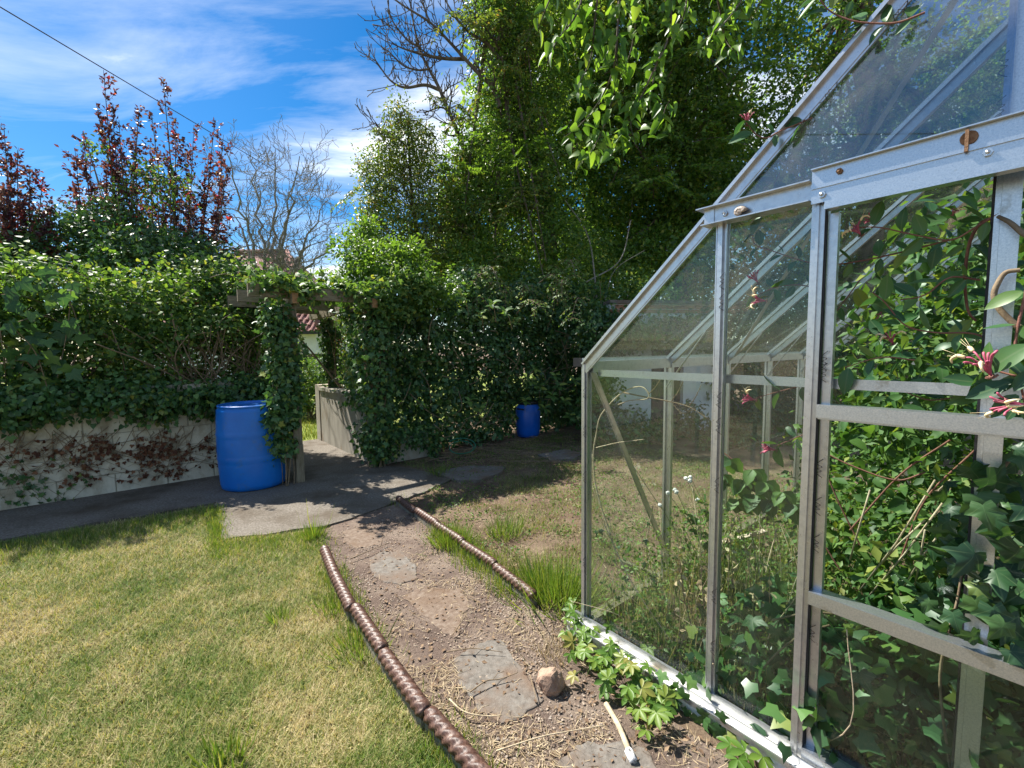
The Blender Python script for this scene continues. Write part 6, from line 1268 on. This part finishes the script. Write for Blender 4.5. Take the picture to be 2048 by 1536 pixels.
for i, (x, y, yl, ux, uy, sz, n_, of) in enumerate([(1722, 470, .02, -12, -14, .040, 9, .5), (1752, 442, .05, -14, -4, .030, 9, .0), (1516, 566, .03, -10, -16, .042, 9, .1), (1532, 602, .03, -16, -2, .042, 10, .3), (1512, 800, .03, -16, -3, .042, 12, .3), (1552, 900, .03, -16, -3, .042, 16, .0), (1983, 752, -.12, -12, -24, .056, 11, .5), (2052, 808, -.13, -24, 2, .05, 11, .3), (1494, 250, -.05, 0, -18, .036, 9, .1), (1786, 688, .08, -6, -16, .036, 8, .4), (1905, 430, .05, 6, -12, .02, 7, .1), (1762, 625, .1, -3, 5, .02, 8, 0)]):
    c = LWp(x, y, yl); flower(c, LWp(x + ux, y + uy, yl - .012) - c, sz, 200 + i, n_, of)

ig = thing('greenhouse_ivy', 'dark large-leaved ivy climbing up behind the greenhouse door', 'ivy', LW(1.6, .3, 0)); rng = np.random.default_rng(141); LP, LT, LN, LS = [], [], [], []
for (x, y, yl, s_) in [(1905, 905, .05, .06), (1940, 935, .02, .10), (1975, 955, -.02, .10), (2030, 900, -.05, .06), (1965, 1010, -.05, .10), (1950, 1105, -.04, .11), (2000, 1060, -.03, .10), (2040, 1095, -.06, .13), (1990, 1030, 0, .1), (1915, 1100, .02, .10), (1925, 1130, .0, .09), (1890, 1170, .02, .09), (1950, 1200, -.02, .10), (1985, 1215, -.04, .09), (1905, 1225, -.04, .09), (1940, 1265, -.05, .085), (2010, 1245, -.05, .11), (1880, 1250, .0, .1), (1960, 1170, .02, .09), (1990, 1140, .03, .1), (2060, 1170, -.02, .1), (2045, 1010, .0, .1), (1900, 1040, .1, .08), (2060, 960, 0, .08), (1975, 880, .05, .07), (2020, 1300, -.03, .1), (1860, 1200, .06, .08)]:
    for k_ in range(2): LP.append(LWp(x + rng.normal() * 10 * k_, y + rng.normal() * 10 * k_, yl + .06 * k_)); LS.append(s_ * rng.uniform(.8, 1))
for i in range(190):
    r_ = rng.random(); 
    if r_ < .42: x, y, yl = rng.uniform(1640, 2060), rng.uniform(1250, 1560), rng.uniform(.06, .5)
    elif r_ < .66: x, y, yl = rng.uniform(1470, 1610), rng.uniform(1160, 1500), rng.uniform(.08, .5)
    elif r_ < .86: x, y, yl = rng.uniform(1860, 2070), rng.uniform(880, 1300), rng.uniform(.1, .4)
    else: x, y, yl = rng.uniform(1185, 1330), rng.uniform(1030, 1240), rng.uniform(.1, .5)
    c = LWp(x, y, yl)
    if c[2] < .05: continue
    LP.append(c); LS.append(rng.uniform(.05, .10) if x > 1400 else rng.uniform(.03, .05))
n_ = len(LP); LT = np.array([0, 0, -1.0]) + rng.normal(size=(n_, 3)) * .55; LN = VIEW * 1.0 + np.array([0, 0, .35]) + rng.normal(size=(n_, 3)) * .4
LP = np.array(LP); LS = np.array(LS) * rng.uniform(.6, .95, n_)
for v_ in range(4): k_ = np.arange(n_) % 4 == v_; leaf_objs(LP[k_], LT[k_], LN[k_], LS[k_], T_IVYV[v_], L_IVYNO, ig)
m = MB()
for px in ([(1935, 1540), (1945, 1400), (1965, 1250), (1985, 1100), (2000, 950), (2060, 890)], [(1900, 1540), (1880, 1350), (1915, 1200), (1930, 1100)], [(1480, 1500), (1520, 1350), (1600, 1270), (1660, 1250)], [(1545, 1240), (1620, 1225), (1700, 1230)], [(2060, 1150), (2000, 1040), (1960, 960)]):
    p = spline([LWp(x, y, .07) for x, y in px], 7); p[:, 2] = np.maximum(p[:, 2], .02); m.tube(p, .004, 5, cap=False)
m.build('stem', M_TWIG, ig)

bk = thing('bramble', 'sunlit bramble thicket filling the middle of the greenhouse', 'bramble', LW(1.2, 1.2, 0)); rng = np.random.default_rng(151); LP, LT, LN, LS = [], [], [], []
for i in range(270):
    c = LWp(rng.uniform(1640, 1990), rng.uniform(830, 1180), rng.uniform(.7, 2.0)); 
    if c[2] < .05: continue
    LP.append(c); LT.append(nrm(rng.normal(size=3) + np.array([0, 0, -.4]))); LN.append(nrm(np.array([-.3, -.4, 1.0]) + rng.normal(size=3) * .5)); LS.append(rng.uniform(.045, .085))
for (x, y) in [(1460, 920), (1485, 960), (1445, 950), (1510, 990), (1540, 1000), (1565, 985), (1590, 1010), (1530, 965), (1475, 1000), (1505, 940)]:
    c = LWp(x, y, .45)
    for a in (-.9, 0, .9): LP.append(c); LT.append(nrm(np.array([math.sin(a), -.3, -math.cos(a)]) + rng.normal(size=3) * .15)); LN.append(nrm(VIEW * .8 + np.array([0, 0, .8]) + rng.normal(size=3) * .25)); LS.append(rng.uniform(.07, .10))
leaf_objs(np.array(LP), np.array(LT), np.array(LN), np.array(LS), T_BRAM, L_BRAMO, bk); m = MB()
for px in ([(1440, 900), (1480, 930), (1560, 990), (1640, 1080), (1680, 1140)], [(1640, 900), (1700, 930), (1790, 960), (1850, 945)], [(1650, 940), (1680, 1010), (1720, 1090)], [(1900, 880), (1800, 950), (1700, 1060)], [(1950, 900), (1850, 1000), (1800, 1120)]):
    p = spline([LWp(x, y, .6) for x, y in px], 7); m.tube(p, .0035, 5, cap=False)
m.build('cane', M_VINE, bk)
P, T, N, S = mass(152, [(*LW(x, y, z), .35, .35, .3) for x, y, z in ((1.9, .9, .5), (2.2, 1.4, .7), (1.7, 1.6, .45), (2.3, .7, 1.0), (2.4, 1.8, 1.1), (1.9, 2.2, .7), (2.5, 1.2, 1.5), (2.45, .6, 1.6), (2.5, 2.6, 1.2), (2.0, 2.9, .7))] + [(*LWp(x, y, d_), .28, .28, .26) for x, y, d_ in ((1700, 900, 1.6), (1780, 920, 1.5), (1860, 900, 1.3), (1700, 1000, 1.5), (1780, 1020, 1.3), (1860, 1010, 1.1), (1760, 1100, 1.0), (1860, 1100, .9), (1940, 1050, .8), (1960, 900, 1.0), (1900, 760, 1.0), (1980, 700, .9), (1850, 700, 1.3), (1950, 560, 1.0), (2030, 480, .9), (1780, 780, 1.6))], 14000, 7, .08, (.045, .08)); cloud('foliage', P, T, N, S, T_OV4, L_HEDGE, bk)
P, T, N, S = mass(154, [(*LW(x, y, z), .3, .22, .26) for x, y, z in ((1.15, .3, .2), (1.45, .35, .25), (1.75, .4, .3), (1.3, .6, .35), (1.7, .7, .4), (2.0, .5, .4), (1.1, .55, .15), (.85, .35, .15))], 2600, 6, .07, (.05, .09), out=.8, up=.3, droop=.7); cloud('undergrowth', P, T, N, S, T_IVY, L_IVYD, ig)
rng = np.random.default_rng(155); Q = (GC + rng.uniform(.05, .95, (1500, 1)) * GX + rng.uniform(.06, 1.3, (1500, 1)) * GY)[:, :2]; D = blades(rng, Q, (.15, .5), (.05, .6), (.002, .004), .0); tag(grass('tall_grass', L_GRASS, D), 'tall thin grass stalks inside the first greenhouse panes', 'grass')
# weeds on the greenhouse floor
rng = np.random.default_rng(153); n_ = 20000; lx, ly = rng.uniform(.05, 1.9, n_), rng.uniform(.04, 3.6, n_); f = lump(np.stack([lx, ly, lx * 0], 1), 3.4, 1.5) + .35 * rng.normal(size=n_) > -.05; lx, ly = lx[f], ly[f]; n_ = len(lx); hz = .42 * rng.random(n_) ** 1.8 * (.5 + .5 * np.clip(lump(np.stack([lx, ly, lx * 0], 1), 5, 3) + .6, 0, 1))
P = GC + lx[:, None] * GX + ly[:, None] * GY + np.c_[np.zeros((n_, 2)), hz + .01]
wf = cloud('greenhouse_weeds', P, rng.normal(size=(n_, 3)) + [0, 0, .1], np.array([0, 0, 1.0]) + rng.normal(size=(n_, 3)) * .5, rng.uniform(.018, .042, n_), T_OV4, L_WEED); tag(wf, 'bright low weeds covering the greenhouse floor', 'weeds')
Q = (GC + rng.uniform(.03, 2.0, (9000, 1)) * GX + rng.uniform(.04, 3.7, (9000, 1)) * GY)[:, :2]; D = blades(rng, Q, (.05, .18), (.2, 1.5), (.002, .004), .0); tag(grass('greenhouse_grass', L_YARD, D), 'thin dry grass on the greenhouse floor', 'grass')
n_ = 8000; lx, ly = rng.uniform(.06, 1.0, n_), rng.uniform(.08, 1.6, n_); hz = .55 * rng.random(n_) ** 1.5 * np.clip(.55 + lump(np.stack([lx, ly, lx * 0], 1), 6, 2), .1, 1)
P = GC + lx[:, None] * GX + ly[:, None] * GY + np.c_[np.zeros((n_, 2)), hz + .01]
wf = cloud('tall_weeds', P, rng.normal(size=(n_, 3)) + [0, 0, .3], np.array([0, 0, 1.0]) + rng.normal(size=(n_, 3)) * .6, rng.uniform(.016, .04, n_), T_OV4, L_WEED); tag(wf, 'taller leafy weeds crowding the first greenhouse panes', 'weeds')
m = MB()
for i in range(60):
    a = LW(rng.uniform(.08, 1.0), rng.uniform(.1, 1.2), .0); e = a + np.array([rng.normal() * .25, rng.normal() * .2, rng.uniform(.15, .8)]); m.tube(spline([a, (a + e) / 2 + rng.normal(size=3) * .05, e], 5), rng.uniform(.0012, .003), 4, cap=False)
tag(m.build('dry_stalks', M_STRAWST, None, False, 'stuff'), 'tangled pale dry stalks behind the first greenhouse panes', 'dry stalks')
# arched dead rose cane
rc_ = thing('dead_rose_cane', 'bleached thorny cane arching inside the first pane of the greenhouse', 'dead cane', LW(.12, .2, 0)); rng = np.random.default_rng(161)
def z7(l): return [(1150 + x / 3.072, 700 + y / 3.072) for x, y in l]
for k_, (px, r_, yl) in enumerate([(z7([(220, 1140), (160, 960), (122, 800), (113, 640), (130, 520), (155, 410), (230, 315), (310, 250), (400, 225), (450, 262), (440, 300), (340, 310), (265, 335)]), .0045, .22), (z7([(215, 1130), (175, 1000), (140, 920), (110, 830), (105, 640)]), .003, .24), (z7([(130, 600), (260, 570), (430, 548)]), .003, .2), (z7([(300, 262), (440, 290), (560, 312), (700, 350), (820, 425)]), .0042, .3), (z7([(590, 320), (630, 260), (665, 195)]), .0025, .3), (z7([(700, 345), (740, 290), (775, 215)]), .0025, .32), (z7([(600, 330), (650, 385), (690, 385), (740, 360)]), .0022, .3), (z7([(455, 270), (500, 220), (540, 150)]), .0024, .26)]):
    p = spline([LWp(x, y, yl) for x, y in px], 7); p[:, 2] = np.maximum(p[:, 2], .015); m = MB(); m.tube(p, np.linspace(r_, r_ * .55, len(p)), 6)
    for i in range(2, len(p) - 1, 2): d_ = nrm(rng.normal(size=3)); m.tube([p[i], p[i] + d_ * .012], [.0018, .0004], 3)
    m.build('cane', M_STRAWST if k_ < 3 else M_TWIG, rc_)
# thistle gone to seed
ts = thing('sow_thistle', 'sow thistle with white seed heads behind the first greenhouse pane', 'weed', LW(.55, .75, 0)); rng = np.random.default_rng(162)
for i, (x, y, yl) in enumerate([(1372, 957, .7), (1381, 955, .72), (1380, 962, .7), (1336, 986, .65), (1353, 984, .66), (1350, 980, .75), (1395, 1000, .8), (1320, 1010, .7)]):
    h_ = LWp(x, y, yl); b_ = LW(.5 + rng.normal() * .05, .75 + rng.normal() * .06, .02); m = MB(); p = spline([b_, (b_ + h_) / 2 + rng.normal(size=3) * .04, h_], 7); m.tube(p, np.linspace(.003, .0015, len(p)), 5, cap=False); st = m.build('stem', M_GSTEM, ts)
    bm = bmesh.new(); bmesh.ops.create_icosphere(bm, subdivisions=2, radius=.011)
    for v in bm.verts: v.co *= 1 + .35 * rng.random()
    me = bpy.data.meshes.new('seed_head'); bm.to_mesh(me); bm.free(); o = link('seed_head', me, M_SEED, ts); o.location = h_ - np.array(ts.location)
    n_ = 9; q = p[rng.integers(2, len(p) - 2, n_)]; leaf_objs(q, rng.normal(size=(n_, 3)) + [0, 0, .3], rng.normal(size=(n_, 3)) + [0, 0, .6], rng.uniform(.04, .075, n_), T_HONEY, L_BRAMO, ts)
dw = thing('dead_weed', 'dry brown weed stalks standing inside the greenhouse beside the mullion', 'dead weed', LW(.62, .35, 0)); m = MB(); rng = np.random.default_rng(163); P = []
for i in range(26):
    b_ = LW(rng.uniform(.35, .8), rng.uniform(.2, .6), .01); e = b_ + np.array([rng.normal() * .12, rng.normal() * .1, rng.uniform(.3, .75)]); p = spline([b_, (b_ + e) / 2 + rng.normal(size=3) * .03, e], 6); m.tube(p, np.linspace(.0035, .0012, len(p)), 4, cap=False); P += list(p[4:])
m.build('stalks', M_TWIG, dw); P = np.array(P); cloud('dry_leaves', P, rng.normal(size=(len(P), 3)), rng.normal(size=(len(P), 3)), rng.uniform(.02, .045, len(P)), T_OVAL, L_STRAW, dw, None)
m = MB(); rng = np.random.default_rng(164)
ds = thing('dead_plant', 'straight pale dead stems leaning through the bramble in the greenhouse', 'dead stems', LW(1.3, .9, 0))
for (x0, y0, x1, y1) in [(1720, 1180, 1870, 960), (1740, 1190, 1890, 1000), (1800, 1185, 1900, 1040), (1700, 1120, 1740, 980), (1760, 1130, 1850, 1040), (1870, 1010, 1900, 960), (1830, 1170, 1850, 1060)]:
    a, b = LWp(x0, y0, .62), LWp(x1, y1, .5); a[2] = max(a[2], .02); m = MB(); m.tube([a, (a + b) / 2 + rng.normal(size=3) * .01, b], .0035, 5); m.build('stem', M_STRAWST, ds)

# creeper at the foot of the gable
cq = thing('creeper', 'bright five-fingered creeper sprawling along the white sill of the greenhouse', 'creeper', G(1215, 1340)); rng = np.random.default_rng(171); LP = []
for i in range(64):
    t = rng.random(); x = 1135 + 195 * t + rng.normal() * 10; y = 1262 + 150 * t + rng.normal() * 34 - 10; LP.append(G(x, y + 28, 0) + np.array([0, 0, rng.uniform(.03, .12)]))
for (x, y) in [(1165, 1235), (1150, 1250), (1180, 1250), (1140, 1240), (1130, 1270), (1145, 1290), (1165, 1275), (1155, 1310), (1175, 1300), (1185, 1280), (1140, 1315), (1200, 1310), (1310, 1420), (1325, 1435), (1300, 1400), (1335, 1400), (1318, 1448)]: LP.append(G(x, y + 20) + np.array([0, 0, .07]))
LP = np.array(LP); n_ = len(LP); LT = rng.normal(size=(n_, 3)) * [1, 1, .3] + np.array([-.3, -.6, .0]); LN = np.array([-.15, -.45, 1.0]) + rng.normal(size=(n_, 3)) * .28
leaf_objs(LP, LT, LN, rng.uniform(.042, .062, n_), T_PALM, L_CINQO, cq); m = MB()
for p in LP:
    b_ = p + np.array([rng.normal() * .04, .04 + rng.normal() * .03, 0]); b_[2] = .005; m.tube(spline([b_, (b_ + p) / 2 + np.array([0, 0, .02]), p], 4), .0013, 4, cap=False)
m.build('stalks', M_GSTEM, cq)
cq2 = thing('creeper', 'small separate creeper sprig at the bottom edge below the mullion', 'creeper', G(1500, 1530)); LP = np.array([G(x, y + 14) + np.array([0, 0, .05]) for x, y in [(1460, 1500), (1490, 1515), (1520, 1490), (1500, 1480), (1475, 1530), (1525, 1525)]]); n_ = len(LP)
leaf_objs(LP, rng.normal(size=(n_, 3)) * [1, 1, .2] + np.array([-.2, -.6, 0]), np.array([-.1, -.5, 1.0]) + rng.normal(size=(n_, 3)) * .2, rng.uniform(.05, .065, n_), T_PALM, L_CINQO, cq2)
ci = thing('sill_ivy', 'young ivy trailing over the dirty end of the white sill', 'ivy', G(1390, 1400)); LP = np.array([LW(*GL(x, y, -.09)) for x, y in [(1325, 1345), (1330, 1385), (1345, 1370), (1370, 1385), (1385, 1360), (1400, 1420), (1415, 1435), (1440, 1425), (1350, 1410), (1375, 1425), (1425, 1460), (1395, 1450), (1365, 1350), (1440, 1455), (1455, 1470), (1410, 1480)]]); n_ = len(LP); LP[:, 2] = np.maximum(LP[:, 2], .03)
leaf_objs(LP, np.array([0, -.3, -.8]) + rng.normal(size=(n_, 3)) * .5, -GY + np.array([0, 0, .6]) + rng.normal(size=(n_, 3)) * .3, rng.uniform(.04, .058, n_), T_IVYB, L_IVYO, ci)
